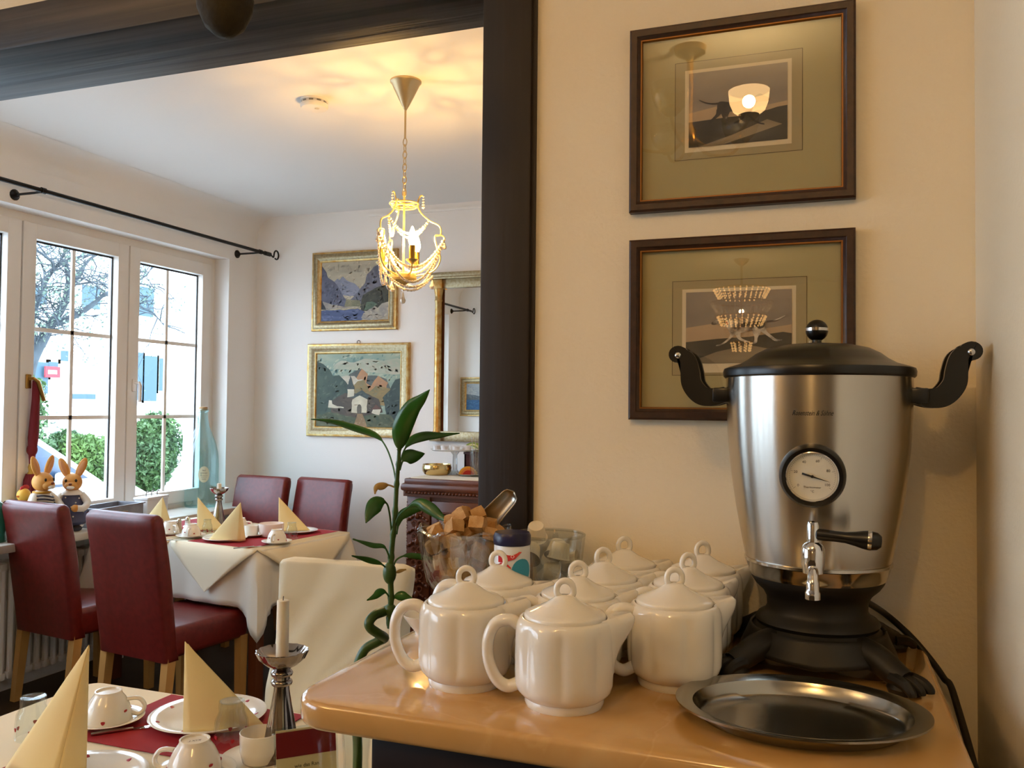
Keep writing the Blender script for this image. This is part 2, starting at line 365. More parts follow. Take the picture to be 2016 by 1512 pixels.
def chandelier():
    p = atz(799, 160, CZ); t = thing('bead_chandelier', 'small cream wire chandelier with crystal bead strings and candle bulbs', 'chandelier', (p.x, p.y, CZ))
    nick = M('champagne_metal', '#c9b48c', .35, metal=.8); cw = M('cream_wire', '#d9c07c', .35, metal=.5)
    MB().lathe([(0, 0), (.064, 0), (.064, -.006), (.058, -.012), (.030, -.072), (.016, -.1), (.009, -.112), (.005, -.12), (0, -.12)], 32).build('canopy', nick, t)
    MB().tube([(0, 0, -.118), (0, 0, -.235)], .0045, 8).build('rod', nick, t)
    z = -.24; k = 0
    ch = MB()
    while z > -.455:
        a = k * pi / 2
        ring = [(.0085 * cos(b_) * cos(a), .0085 * cos(b_) * sin(a), z - .0115 + .0165 * sin(b_)) for b_ in [2 * pi * i / 12 for i in range(12)]]
        ch.tube(ring, .0022, 6, closed=True); z -= .026; k += 1
    ch.build('chain', nick, t)
    zr, zb = -.505, -.80
    MB().tube([(.058 * cos(a), .058 * sin(a), zr) for a in [2 * pi * i / 32 for i in range(32)]], .0035, 8, closed=True).tube([(.05 * cos(a), .05 * sin(a), zr - .012) for a in [2 * pi * i / 32 for i in range(32)]], .003, 8, closed=True).tube([(-.055, 0, zr), (.055, 0, zr)], .0035, 8).tube([(0, -.055, zr), (0, .055, zr)], .0035, 8).build('top_ring', cw, t)
    MB().tube([(0, 0, -.455), (0, 0, zb)], .0045, 8).build('stem', cw, t)
    MB().lathe([(0, .012), (.03, .010), (.052, .004), (.055, -.012), (.05, -.02), (.02, -.03), (.006, -.04), (0, -.05)], 28, loc=(0, 0, zb)).build('bowl', cw, t)
    A0 = R(20); NA = 3; tips = []; mids = []; lows = []
    for i in range(NA):
        a = A0 + i * 2 * pi / NA; d = Vector((cos(a), sin(a), 0))
        def q(r, z): return (d.x * r, d.y * r, z)
        path = cr([q(.075, zr + .035), q(.064, zr + .030), q(.055, zr), q(.068, zr - .035), q(.105, zr - .068), q(.145, zr - .09), q(.150, zr - .125), q(.128, zr - .13), q(.133, zr - .17), q(.150, zr - .225), q(.12, zr - .275), q(.05, zb)], 6)
        ar = MB().tube(path, .0032, 8)
        ar.tube(cr([q(.133, zr - .130), q(.155, zr - .128), q(.166, zr - .137)], 4), .003, 6)
        ar.build('arm', cw, t); tips.append(Vector(q(.166, zr - .14))); mids.append(Vector(q(.1, zr - .07))); lows.append(Vector(q(.118, zr - .277)))
        lf = MB(); 
        for s in range(5): octa(lf, q(.078, zr + .03 - s * .011), .0045 + .0008 * s)
        lf.build('bead_drop', crys, t)
        drop(tips[-1]).build('crystal_drop', crys, t); drop(lows[-1] + Vector((0, 0, -.02)), .04, .0115).build('crystal_drop', crys, t)
    for i in range(NA):
        j = (i + 1) % NA
        bead_string(tips[i], tips[j], .13, .007, .013).build('bead_string', crys, t); bead_string(tips[i], tips[j], .19).build('bead_string', crys, t); bead_string(mids[i], mids[j], .06).build('bead_string', crys, t)
        bead_string(tips[i], tips[i] * .2 + Vector((0, 0, tips[i].z * .8 - .13)), .03).build('bead_string', crys, t)
        bead_string(lows[i] + Vector((0, 0, -.02)), lows[j] + Vector((0, 0, -.02)), .05, .0055).build('bead_string', crys, t)
    drop((0, 0, zb - .052), .05, .012).build('crystal_drop', crys, t)
    bulbm = lit_glass('lit_candle_bulb', '#fff0d0', '#ffd9a0', 60, .55)
    for i in range(3):
        a = R(200) + i * 2 * pi / 3; x, y = .088 * cos(a), .088 * sin(a); zc = zb + .055
        MB().tube(cr([(x * .5, y * .5, zb), (x * .9, y * .9, zb + .008), (x, y, zc - .02)], 5), .0035, 8).lathe([(0, -.02), (.006, -.018), (.024, -.004), (.025, 0), (.012, .002), (0, .002)], 20, loc=(x, y, zc)).build('candle_arm', cw, t)
        MB().lathe([(0, 0), (.0125, 0), (.0125, .055), (0, .055)], 16, loc=(x, y, zc + .001)).build('candle_sleeve', brass, t)
        MB().lathe([(0, .055), (.010, .057), (.0165, .075), (.017, .085), (.012, .108), (.004, .13), (0, .134)], 16, loc=(x, y, zc)).build('bulb', bulbm, t)
        lamp('bulb_light', (x, y, zc + .092), BULB_W, WARM, .010, t)
chandelier()
# ------------------------------------------------------------------ sideboard with marble top
def sideboard():
    x0, x1, y0, y1 = -.538, .125, .778, PY - .004
    t = thing('sideboard', 'dark wooden sideboard with a peach marble top against the wall', 'sideboard', ((x0 + x1) / 2, (y0 + y1) / 2, 0))
    w, d = x1 - x0, y1 - y0
    # slab with rounded front corners and edge
    r = .05; out = []
    for cx, cy, a0 in ((w / 2 - r, -d / 2 + r, -pi / 2), (w / 2 - .005, d / 2 - .005, 0), (-w / 2 + .005, d / 2 - .005, pi / 2), (-w / 2 + r, -d / 2 + r, pi)):
        rr = r if cy < 0 else .005
        out += [(cx + rr * cos(a0 + pi / 2 * i / 8), cy + rr * sin(a0 + pi / 2 * i / 8)) for i in range(9)]
    mb = MB(); n = len(out); V = []; th = .029
    ring = [(.0055, -th), (.0018, -th + .0015), (.0, -th + .0055), (0, -.0055), (.0016, -.0016), (.0055, 0)]
    cen = Vector((0, 0))
    for ins, z in ring:
        for (a, b) in out:
            q = Vector((a, b)); q = Vector((q.x * (1 - ins / (w / 2)), q.y * (1 - ins / (d / 2)))); V.append((q.x, q.y, CT + z))
    Fc = [[j * n + i, j * n + (i + 1) % n, (j + 1) * n + (i + 1) % n, (j + 1) * n + i] for j in range(len(ring) - 1) for i in range(n)]
    Fc += [list(range(n))[::-1], [(len(ring) - 1) * n + i for i in range(n)]]
    mb.add(V, Fc).build('marble_top', marble_mat(), t, sharp=50)
    bw, bd = w - .21, d - .07; zt = CT - th; walnut = M('shaded_dark_wood', '#120905', .6, mix='#1e1008', scale=8, stretch=(1, 1, .2), spec=.25)  # dark wood taken near black: shade below the slab put into the colour
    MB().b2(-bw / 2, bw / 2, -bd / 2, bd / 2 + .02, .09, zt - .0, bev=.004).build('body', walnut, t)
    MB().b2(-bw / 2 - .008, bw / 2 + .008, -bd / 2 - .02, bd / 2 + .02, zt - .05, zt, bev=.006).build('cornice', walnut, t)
    for sx in (-1, 1):
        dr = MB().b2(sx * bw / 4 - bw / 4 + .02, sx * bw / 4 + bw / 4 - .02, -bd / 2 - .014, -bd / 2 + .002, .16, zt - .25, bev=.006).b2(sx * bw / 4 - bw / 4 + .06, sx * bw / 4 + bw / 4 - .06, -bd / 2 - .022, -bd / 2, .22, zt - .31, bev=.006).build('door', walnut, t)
        MB().ell((sx * .03, -bd / 2 - .026, .6), .012).build('knob', brass, dr)
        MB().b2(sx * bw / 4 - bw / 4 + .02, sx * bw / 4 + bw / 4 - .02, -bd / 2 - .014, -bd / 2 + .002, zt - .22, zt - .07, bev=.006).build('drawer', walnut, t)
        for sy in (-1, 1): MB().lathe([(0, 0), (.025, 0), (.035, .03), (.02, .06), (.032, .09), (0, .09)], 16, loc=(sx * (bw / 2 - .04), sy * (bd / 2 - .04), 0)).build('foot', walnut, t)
sideboard()
# ------------------------------------------------------------------ urn
def urn():
    ft = [atz(1440, 1318, CT), atz(1775, 1360, CT), atz(1780, 1290, CT), atz(1468, 1250, CT)]
    c = sum(ft, Vector()) / 4; c = Vector((c.x, c.y, CT)); 
    c = Vector((.010, 1.02, CT)) if False else c
    r_ = ray(1608, 1300); tt = c.y / r_.y; c.x = r_.x * tt
    d = (c - CO).dot(fw); s = d / F
    t = thing('hot_water_urn', 'brushed steel hot water urn with black lid, handles and clawed base', 'urn', c)
    body = M('brushed_steel', '#c4beb4', .27, metal=1, aniso=.85)
    Z = lambda y: (809 - y) * s + CAMZ - CT
    k = 1.0
    P = [(175, 738), (175, 760), (173.5, 820), (170, 880), (163.5, 940), (155, 1000), (145, 1055), (136.5, 1098), (135, 1102)]
    MB().lathe([(0, Z(1100))] + [(a * s, Z(y)) for a, y in P[::-1]] + [(0, Z(740))], 96).build('body', body, t)
    MB().lathe([(135 * s, Z(1098)), (138.5 * s, Z(1100)), (138.5 * s, Z(1105)), (136 * s, Z(1107)), (129 * s, Z(1128)), (126 * s, Z(1134)), (0, Z(1134))], 64).build('band', steel, t)
    blk = blackmatt
    B = [(126, 1131), (124, 1140), (116, 1152), (102, 1165), (95, 1178), (94, 1196), (99, 1206), (112, 1213), (117, 1221), (113, 1228), (118, 1233), (131, 1243), (136, 1254), (132, 1264), (112, 1272), (0, 1272)]
    MB().lathe([(a * s, Z(y)) for a, y in B], 64).build('pedestal', blk, t)
    # skirt between the feet
    sk = MB()
    def skf(u, v):
        a = 2 * pi * u; q = abs(sin(2 * (a))) ; r = (.078 + .012 * v + .006 * q * v); z = .044 - v * (.026 + .006 * (1 - q))
        return (r * cos(a), r * sin(a), z)
    sk.grid(skf, 96, 6).build('skirt', blk, t, solid=.004)
    for i in range(4):
        a = pi / 4 + i * pi / 2
        X = Matrix.Rotation(a, 4, 'Z'); f = MB()
        path = cr([X @ Vector((.070, 0, .031)), X @ Vector((.094, 0, .027)), X @ Vector((.116, 0, .018)), X @ Vector((.132, 0, .0125))], 5)
        f.tube(path, [.017, .017, .017, .0165, .0165, .016, .016, .0155, .0155, .015, .0145, .014, .0135, .013, .0125, .0125][:len(path)], 12)
        for j in (-1, 0, 1):
            tp = cr([X @ Vector((.122, j * .009, .015)), X @ Vector((.140, j * .0125, .0135)), X @ Vector((.150, j * .014, .008)), X @ Vector((.152, j * .014, .0035))], 4)
            f.tube(tp, [.0078 - .0003 * q for q in range(len(tp))], 8)
        f.lathe([(0, 0), (.017, 0), (.019, .006), (.012, .016), (0, .018)], 16, xf=X @ Matrix.Translation((.130, 0, 0)))
        f.build('claw_foot', blk, t)
    # lid
    lid = MB().lathe([(0, Z(744)), (177 * s, Z(745)), (180 * s, Z(742)), (181 * s, Z(733)), (179 * s, Z(727)), (172 * s, Z(724)), (148 * s, Z(717)), (132 * s, Z(708)), (118 * s, Z(697)), (98 * s, Z(687)), (68 * s, Z(680)), (35 * s, Z(677)), (0, Z(676))], 72).build('lid', black, t)
    kz = Z(650); kr = 21.5 * s
    MB().lathe([(0, Z(679)), (11 * s, Z(679)), (9 * s, Z(672)), (9 * s, Z(668)), (0, Z(668))], 20).ell((0, 0, kz), kr, seg=28, rings=18).build('knob', black, lid)
    MB().lathe([(kr * .985, -.0018), (kr * 1.02, -.0018), (kr * 1.02, .0018), (kr * .985, .0018)], 32, loc=(0, 0, kz + .001)).build('knob_band', chrome, lid)
    # handles: two S plates, a bar between
    for sx in (-1, 1):
        h = MB(); cl = cr([(172, 778), (198, 784), (222, 780), (240, 758), (244, 732), (250, 708), (266, 697), (270, 697)], 6)
        hw = [17] * len(cl)
        for i in range(len(cl)): tq = i / (len(cl) - 1); hw[i] = 15 + 5 * sin(pi * min(tq * 1.25, 1)) * (1 if tq < .8 else .6) + 2 * (tq > .8)
        L_, R_ = [], []
        cl2 = [Vector((p.x if hasattr(p, 'x') else p[0], p.y if hasattr(p, 'y') else p[1])) for p in [Vector((*q, 0)) if len(q) == 2 else q for q in cl]]
        for i, p in enumerate(cl2):
            a, b = cl2[max(i - 1, 0)], cl2[min(i + 1, len(cl2) - 1)]; tg = (b - a).normalized(); nn = Vector((-tg.y, tg.x))
            L_.append(p + nn * hw[i]); R_.append(p - nn * hw[i])
        e = cl2[-1]; a0 = math.atan2((L_[-1] - e).y, (L_[-1] - e).x)
        cap = [e + Vector((cos(a0 - pi * j / 10), sin(a0 - pi * j / 10))) * hw[-1] for j in range(1, 10)]
        out = [(p.x * s * sx, Z(p.y)) for p in L_ + cap + R_[::-1]]
        for yy in (-.026, .016):
            h.prism(out, lambda a, b, q: (a, q, b), yy, yy + .010)
        h.build('handle', black, t)
        MB().tube([(sx * 268 * s, -.018, Z(697)), (sx * 268 * s, .018, Z(697))], .010, 14).build('handle_bar', black, t)
        MB().ell((sx * 268 * s, -.026, Z(699)), (.0045, .003, .0045), seg=12, rings=8).build('screw', chrome, t)
        MB().b2(sx * 180 * s - .012, sx * 180 * s + .012, -.028, .028, Z(795), Z(765), bev=.003).build('handle_mount', black, t)
    # gauge on the front (facing -Y)
    zg = Z(926); ry = -(164.5 * s + .004); tilt = Matrix.Translation((-.004, ry, zg)) @ Matrix.Rotation(R(90 + 6), 4, 'X')
    g = MB().lathe([(0, -.014), (55 * s, -.014), (57.5 * s, -.004), (57 * s, .004), (52 * s, .010), (46 * s, .009), (43 * s, .004), (0, .004)], 56, xf=tilt).build('gauge', black, t)
    MB().lathe([(43.5 * s, .005), (45 * s, .0092), (44 * s, .0095), (42 * s, .005)], 56, xf=tilt, cap=False).build('bezel', chrome, g)
    MB().lathe([(0, .0048), (43.5 * s, .0048), (0, .005)], 48, xf=tilt).build('dial', M('dial_paper', '#e9e2d2', .5), g)
    gm = M('dial_print', '#2a2420', .6); pr = MB(); R0 = 43 * s
    def dial(p, z=.0054): return tilt @ Vector((p[0], p[1], z))
    for i in range(51):
        a = R(215 - 250 * i / 50); l = .88 if i % 10 else .80
        p = [(cos(a) * R0 * .93, sin(a) * R0 * .93), (cos(a) * R0 * l, sin(a) * R0 * l)]; n2 = (-sin(a) * .00012, cos(a) * .00012)
        pr.add([dial((p[0][0] + n2[0], p[0][1] + n2[1])), dial((p[0][0] - n2[0], p[0][1] - n2[1])), dial((p[1][0] - n2[0], p[1][1] - n2[1])), dial((p[1][0] + n2[0], p[1][1] + n2[1]))], [[0, 1, 2, 3]])
    for tx, a in (('0', 215), ('20', 165), ('40', 118), ('60', 72), ('80', 22), ('100', -30)):
        V, Fc = text_geo(tx, .0042); pr.add([dial((v.x + cos(R(a)) * R0 * .68, v.y + sin(R(a)) * R0 * .68 - .0014)) for v in V], Fc)
    for tx, yy, sz in (('Thermometer', -.0135, .0033), ('°C', -.0185, .0036)):
        V, Fc = text_geo(tx, sz); pr.add([dial((v.x, v.y + yy)) for v in V], Fc)
    pr.build('dial_print', gm, g)
    nd = MB(); an = R(-17); ca, sa = cos(an), sin(an)
    def rr(x, y): return dial((x * ca - y * sa, x * sa + y * ca), .0072)
    nd.add([rr(-R0 * .42, -.0011), rr(0, -.0009), rr(R0 * .72, 0), rr(0, .0009), rr(-R0 * .42, .0011)], [[0, 1, 2, 3, 4]])
    nd.build('needle', blackmatt, g, solid=.0005)
    MB().lathe([(0, .006), (.0016, .006), (.0016, .0078), (0, .0078)], 12, xf=tilt).build('needle_hub', blackmatt, g)
    MB().lathe([(43 * s, .0086), (20 * s, .0098), (0, .0101)], 40, xf=tilt, cap=False).build('gauge_glass', clear, g)
    # tap
    yt = -(146 * s + .030)
    tp = MB().lathe([(0, Z(1098)), (.011, Z(1096)), (.0115, Z(1088)), (.0125, Z(1080)), (.0125, Z(1054)), (.0105, Z(1046)), (.0066, Z(1041)), (.0066, Z(1012)), (.0055, Z(1006)), (0, Z(1004))], 28, loc=(-.003, yt, 0))
    tp.tube([(-.003, yt, Z(1066)), (-.003, yt + .045, Z(1066))], .0095, 20).build('tap', chrome, t)
    MB().tube(cr([(-.003, yt - .004, Z(1086)), (-.003, yt - .014, Z(1090)), (-.003, yt - .021, Z(1103)), (-.003, yt - .023, Z(1120)), (-.003, yt - .023, Z(1134))], 5), [.0055] * 5 + [.006] * 6 + [.007] * 5 + [.0082] * 5, 20).build('spout', chrome, t)
    lv = [(.0, 0), (.0065, 0), (.0065, .010), (.006, .018), (.0062, .030), (.008, .040), (.0098, .047), (.0105, .052)]
    X = Matrix.Translation((-.003, yt - .001, Z(1027))) @ Matrix.Rotation(R(90), 4, 'Y') @ Matrix.Translation((0, 0, .004))
    X = X @ Matrix.Rotation(R(4), 4, 'Y')
    MB().lathe(lv + [(.0, .052)], 22, xf=X).lathe([(0, .056), (.0104, .056), (.0095, .062), (.006, .066), (0, .067)], 22, xf=X).build('lever', black, t)
    MB().lathe([(0, .052), (.0106, .052), (.0108, .054), (.0106, .056), (0, .056)], 22, xf=X).build('lever_band', chrome, t)
    # maker's script on the body, wrapped round it
    V, Fc = text_geo('Rosenstein & Söhne', .0135, .45); zz = Z(818); rb = 173.8 * s
    wmax = max(v.x for v in V); sc = 36 * s / wmax
    MB().add([((rb + .0006) * sin(v.x * sc / rb - .004 / rb), -(rb + .0006) * cos(v.x * sc / rb - .004 / rb), zz + v.y * sc * 1.5) for v in V], Fc).build('lettering', blackmatt, t)
    p0 = c
    pts = [Vector((c.x + .055, c.y + .02, CT + .075)), atd(1742, 1208, 1.13), atd(1790, 1250, 1.13), atd(1830, 1296, 1.11), atd(1858, 1335, 1.08), atd(1880, 1375, 1.04), Vector((.152, .955, 1.0)), Vector((.154, .95, .85)), Vector((.155, .95, .5)), Vector((.155, .95, .02))]
    MB().tube([p - c for p in cr(pts, 8)], .0042, 10).build('power_cord', blackmatt, t)
    return c
UC = urn()
# ------------------------------------------------------------------ oval tray
def tray():
    a, b, n_, f_ = atz(1320, 1388, CT + .016), atz(1843, 1432, CT + .016), atz(1600, 1466, CT + .014), atz(1530, 1328, CT + .016)
    ce = (a + b) / 2; ce.y = (n_.y + f_.y) / 2; ax = (b - a); L_ = ax.length / 2; rz = math.atan2(ax.y, ax.x); S_ = abs(n_.y - f_.y) / 2
    t = thing('oval_tray', 'oval silver steel serving tray lying on the marble top', 'tray', (ce.x, ce.y, CT), rz)
    print('tray', ce, L_, S_, rz)
    P = [(0, .0015), (.60, .0015), (.78, .002), (.815, .005), (.84, .011), (.86, .0145), (.97, .0175), (1.0, .0175), (1.0, .0155), (.97, .0155), (.86, .0125), (.83, .0075), (.80, .0015), (.77, .0), (0, 0)]
    mb = MB(); k = S_ / L_
    def rf(an, j, r, z): return r
    V = []; Fc = []; seg = 96; n = len(P)
    for i in range(seg):
        an = 2 * pi * i / seg
        for r, z in P:
            w = (1 - r) * L_; V.append((max(L_ - w, 0) * cos(an) if r else 0, (max(S_ - w * .8, 0) if r else 0) * sin(an), z))
    for i in range(seg):
        for j in range(n - 1): Fc.append([i * n + j, ((i + 1) % seg) * n + j, ((i + 1) % seg) * n + j + 1, i * n + j + 1])
    mb.add(V, Fc).build('plate', M('tray_steel', '#aaa69c', .2, metal=1, bump=.03, bscale=60), t)
tray()
# ------------------------------------------------------------------ teapots
def teapot(label):
    t = thing('teapot', label, 'teapot', group='white teapots on the marble top')
    def lobe(a, z):
        w = max(0, min(1, (z - .011) / .012, (.0845 - z) / .010)); return 1 - .075 * w * (1 - abs(sin(4 * a + .3)) ** .7)
    P = [(0, 0), (.041, 0), (.0425, .004), (.042, .008), (.0465, .011), (.0510, .016), (.0535, .023), (.0540, .035), (.0540, .050), (.0538, .062), (.0535, .072), (.0525, .078), (.0505, .0825), (.0475, .085), (.0455, .0855), (.0448, .0845), (.0445, .082), (0, .082)]
    def br(z):
        for (ra, za), (rb, zb) in zip(P[1:14], P[2:15]):
            if za <= z <= zb: return ra + (rb - ra) * (z - za) / max(zb - za, 1e-6)
        return .0455
    MB().lathe(P, 112, rf=lambda a, j, r, z: r * lobe(a, z) if r > .03 else r).build('body', porc, t, sharp=60)
    lid = MB().lathe([(0, .080), (.0435, .0835), (.0440, .0875), (.0425, .0895), (.0375, .0915), (.030, .0943), (.0215, .0980), (.0150, .1018), (.0110, .1045), (.0085, .106), (.0, .1065)], 40).build('lid', porc, t, sharp=60)
    lp = [(.0090 * cos(a) * (1 + .18 * (sin(a) < 0) * -sin(a)), 0, .1118 + .0088 * sin(a)) for a in [2 * pi * i / 28 for i in range(28)]]
    MB().tube(lp, .0034, 10, closed=True, nrm=(0, 1, 0)).build('knob_loop', porc, lid)
    hp = cr([(-.0470, 0, .0745), (-.058, 0, .0805), (-.073, 0, .0775), (-.0815, 0, .063), (-.0815, 0, .042), (-.073, 0, .023), (-.061, 0, .0155), (-.0490, 0, .019)], 6)
    MB().tube(hp, [.0064] * len(hp), 12, flat=1.25, nrm=(0, 1, 0)).build('handle', porc, t)
    # beak-shaped spout growing out of the shoulder
    NU, NV = 18, 16
    def sp(u, v):
        a = (u - .5) * 1.15; z = .034 + (.0862 - .034) * v; g = math.exp(-abs(a / .27) ** 2.4) - math.exp(-abs(.575 / .27) ** 2.4)
        q = v * v * (3 - 2 * v); p = .025 * g * q ** 1.3
        return Vector(((br(min(z, .0855)) * .988 + p) * cos(a), (br(min(z, .0855)) * .988 + p) * sin(a) * (1 - .25 * q * g), z + .0045 * g * q))
    mb = MB(); V = [sp(i / NU, j / NV) for i in range(NU + 1) for j in range(NV + 1)]
    Fc = [[i * (NV + 1) + j, (i + 1) * (NV + 1) + j, (i + 1) * (NV + 1) + j + 1, i * (NV + 1) + j + 1] for i in range(NU) for j in range(NV)]
    n0 = len(V); a_ = [(i / NU - .5) * 1.15 for i in range(NU + 1)]
    V += [Vector((.0452 * cos(b), .0452 * sin(b), .0835)) for b in a_]
    Fc += [[i * (NV + 1) + NV, (i + 1) * (NV + 1) + NV, n0 + i + 1, n0 + i] for i in range(NU)]
    mb.add(V, Fc).build('spout', porc, t, sharp=75)
    return t
KN = [((-.380, .900), .28, 'white teapot next to the small white dish on the marble top'), ((-.384, 1.011), .12, 'white teapot in front of the tin with the dark blue lid'),
      ((-.257, .876), .30, 'white teapot standing nearest the front edge of the marble top'), ((-.272, .981), .50, 'white teapot directly behind the foremost teapot'),
      ((-.268, 1.087), .60, 'white teapot third back in the longest row of teapots'), ((-.264, 1.193), .60, 'white teapot touching the wall beside the bowl of creamers'),
      ((-.160, .986), .50, 'white teapot standing beside the oval tray'), ((-.160, 1.091), .70, 'white teapot behind the one beside the oval tray'), ((-.156, 1.195), .58, 'white teapot by the wall next to the urn')]
tp0 = None
for (x, y), rz, lb in KN:
    p = Vector((x, y, CT))
    if tp0 is None: tp0 = teapot(lb); tp0.scale = (.985, .985, 1.06); tp0.location = (p.x, p.y, CT); tp0.rotation_euler = (0, 0, rz)
    else: dup(tp0, (p.x, p.y, CT), rz, lb)
    print('pot', round(p.x, 3), round(p.y, 3))
# ------------------------------------------------------------------ glass bowls, sugar, creamers, tin, dish
def bowl(name, label, loc, r, h, lobes, foot=.045):
    t = thing(name, label, 'bowl', loc)
    def rf(a, j, rr, z):
        k = max(0, (z - .03) / (h - .03)); return rr * (1 + .05 * k * cos(lobes * a)) if lobes else rr
    P = [(0, 0), (foot, 0), (foot, .004), (foot * .55, .010), (.015, .018), (.02, .026), (r * .55, .042), (r * .80, .062), (r * .93, h * .75), (r, h), (r - .004, h), (r * .93 - .005, h * .75), (r * .80 - .006, .066), (r * .5, .048), (0, .040)]
    MB().lathe(P, 80, rf=rf).build('glass', cutglass, t)
    MB().tube([((r - .002) * (1 + (.05 * cos(lobes * a) if lobes else 0)) * cos(a), (r - .002) * (1 + (.05 * cos(lobes * a) if lobes else 0)) * sin(a), h + (.004 * cos(lobes * a) if lobes else 0)) for a in [2 * pi * i / 96 for i in range(96)]], .0022, 6, closed=True).build('rim', cutglass, t)
    return t
bp = atd(915, 1090, 1.20); bowl1 = Vector((bp.x, 1.14, CT)); r_ = ray(915, 1100); bowl1.x = r_.x * (1.14 / r_.y)
bowl('sugar_bowl', 'scalloped footed glass bowl heaped with brown sugar lumps', bowl1, .068, .134, 8, .036)
sugar = M('brown_sugar', '#d6ac74', .75, mix='#bd8d50', scale=60, bump=.5, bscale=500)
sv = []
for q in range(3):
    mb = MB(); bm = bmesh.new(); bmesh.ops.create_cube(bm, size=1); bmesh.ops.subdivide_edges(bm, edges=bm.edges, cuts=1, use_grid_fill=True)
    for v in bm.verts: v.co = Vector((v.co.x * .023, v.co.y * .021, v.co.z * .018)) * random.uniform(.9, 1.07) * (.93 if v.co.length > .8 else 1)
    bm.verts.index_update(); mb.add([v.co.copy() for v in bm.verts], [[v.index for v in f.verts] for f in bm.faces]); bm.free()
    sv.append(mb)

random.seed(11)
layers = [(.060, 4, .020), (.076, 6, .032), (.093, 8, .040), (.110, 9, .044), (.127, 9, .044), (.141, 6, .033), (.153, 3, .018)]
first = [None] * 3
for z, n, rad in layers:
    for i in range(n):
        a = 2 * pi * i / n + z * 70; k = random.randrange(3); rr_ = rad if i % 4 else rad * .35
        loc = bowl1 + Vector((rr_ * cos(a), rr_ * sin(a), z + random.uniform(-.003, .004)))
        if first[k] is None:
            o = sv[k].build('sugar_lump', sugar, None, sharp=30); first[k] = o
            tag(o, 'rough brown sugar lump heaped in the scalloped glass bowl', 'sugar lump', 'sugar lumps in the glass bowl')
        else: o = first[k].copy(); C.objects.link(o)
        o.location = loc; o.rotation_euler = (random.uniform(-.6, .6), random.uniform(-.6, .6), random.uniform(0, 3))
def tongs():
    t = thing('sugar_scoop', 'steel sugar scoop standing in the brown sugar lumps', 'scoop', bowl1 + Vector((.022, .022, .142)))
    dvec = Vector((.55, .1, .62)).normalized(); sd = dvec.cross(Vector((.2, -1, .1))).normalized(); nn = sd.cross(dvec)
    def fn(u, v):
        a = (v - .5) * 2.4; w = .017 * (1 - .25 * u) * (1 if u < .8 else math.sqrt(max(1 - ((u - .8) / .2) ** 2, 0)) * .85 + .15)
        return dvec * (u * .062) + sd * (sin(a) * w) + nn * (-cos(a) * w * .8)
    MB().grid(fn, 14, 10).build('blade', M('brushed_scoop', '#b9b3a4', .3, metal=1), t, solid=.001)
    MB().tube([dvec * .002, dvec * -.045], [.006, .004], 8).build('handle', steel, t)
tongs()
r_ = ray(1080, 1080); b2p = Vector((r_.x * 1.185 / r_.y, 1.185, CT))
bowl('creamer_bowl', 'plain glass bowl holding white coffee creamer cups', b2p, .053, .128, 0)
cm = M('creamer_plastic', '#f2ead6', .35)
def creamer(loc, rx, ry, rz):
    t = thing('creamer_cup', 'ribbed white coffee creamer cup lying in the plain glass bowl', 'creamer', loc, group='creamer cups in the glass bowl'); t.rotation_euler = (rx, ry, rz)
    MB().lathe([(0, 0), (.011, 0), (.0118, .003), (.0145, .021), (.0165, .022), (.0165, .023), (0, .023)], 40, rf=lambda a, j, r, z: r * (1 + .03 * cos(20 * a)) if .002 < z < .0215 else r).build('pot', cm, t)
    MB().lathe([(0, .0231), (.0165, .0231), (.017, .0236), (0, .024)], 24).build('foil_lid', M('foil', '#cfcfcf', .25, metal=1), t)
    return t
for dx, dy, dz, rx, ry in ((.028, -.018, .120, 3.1, .2), (-.022, -.02, .112, 2.4, .5), (-.026, .01, .138, 2.7, -.4), (.0, -.03, .080, 1.7, .4), (.02, .015, .085, 1.2, 1.0), (-.01, .02, .090, 2.0, .2), (.012, .02, .115, 2.8, .6), (-.01, -.012, .062, 1.0, .3), (.018, -.008, .066, 2.0, .3)):
    creamer(b2p + Vector((dx * .85, dy * .85, dz)), rx, ry, random.uniform(0, 3))
tri = M('dark_foil', '#3a342c', .35, metal=.8)
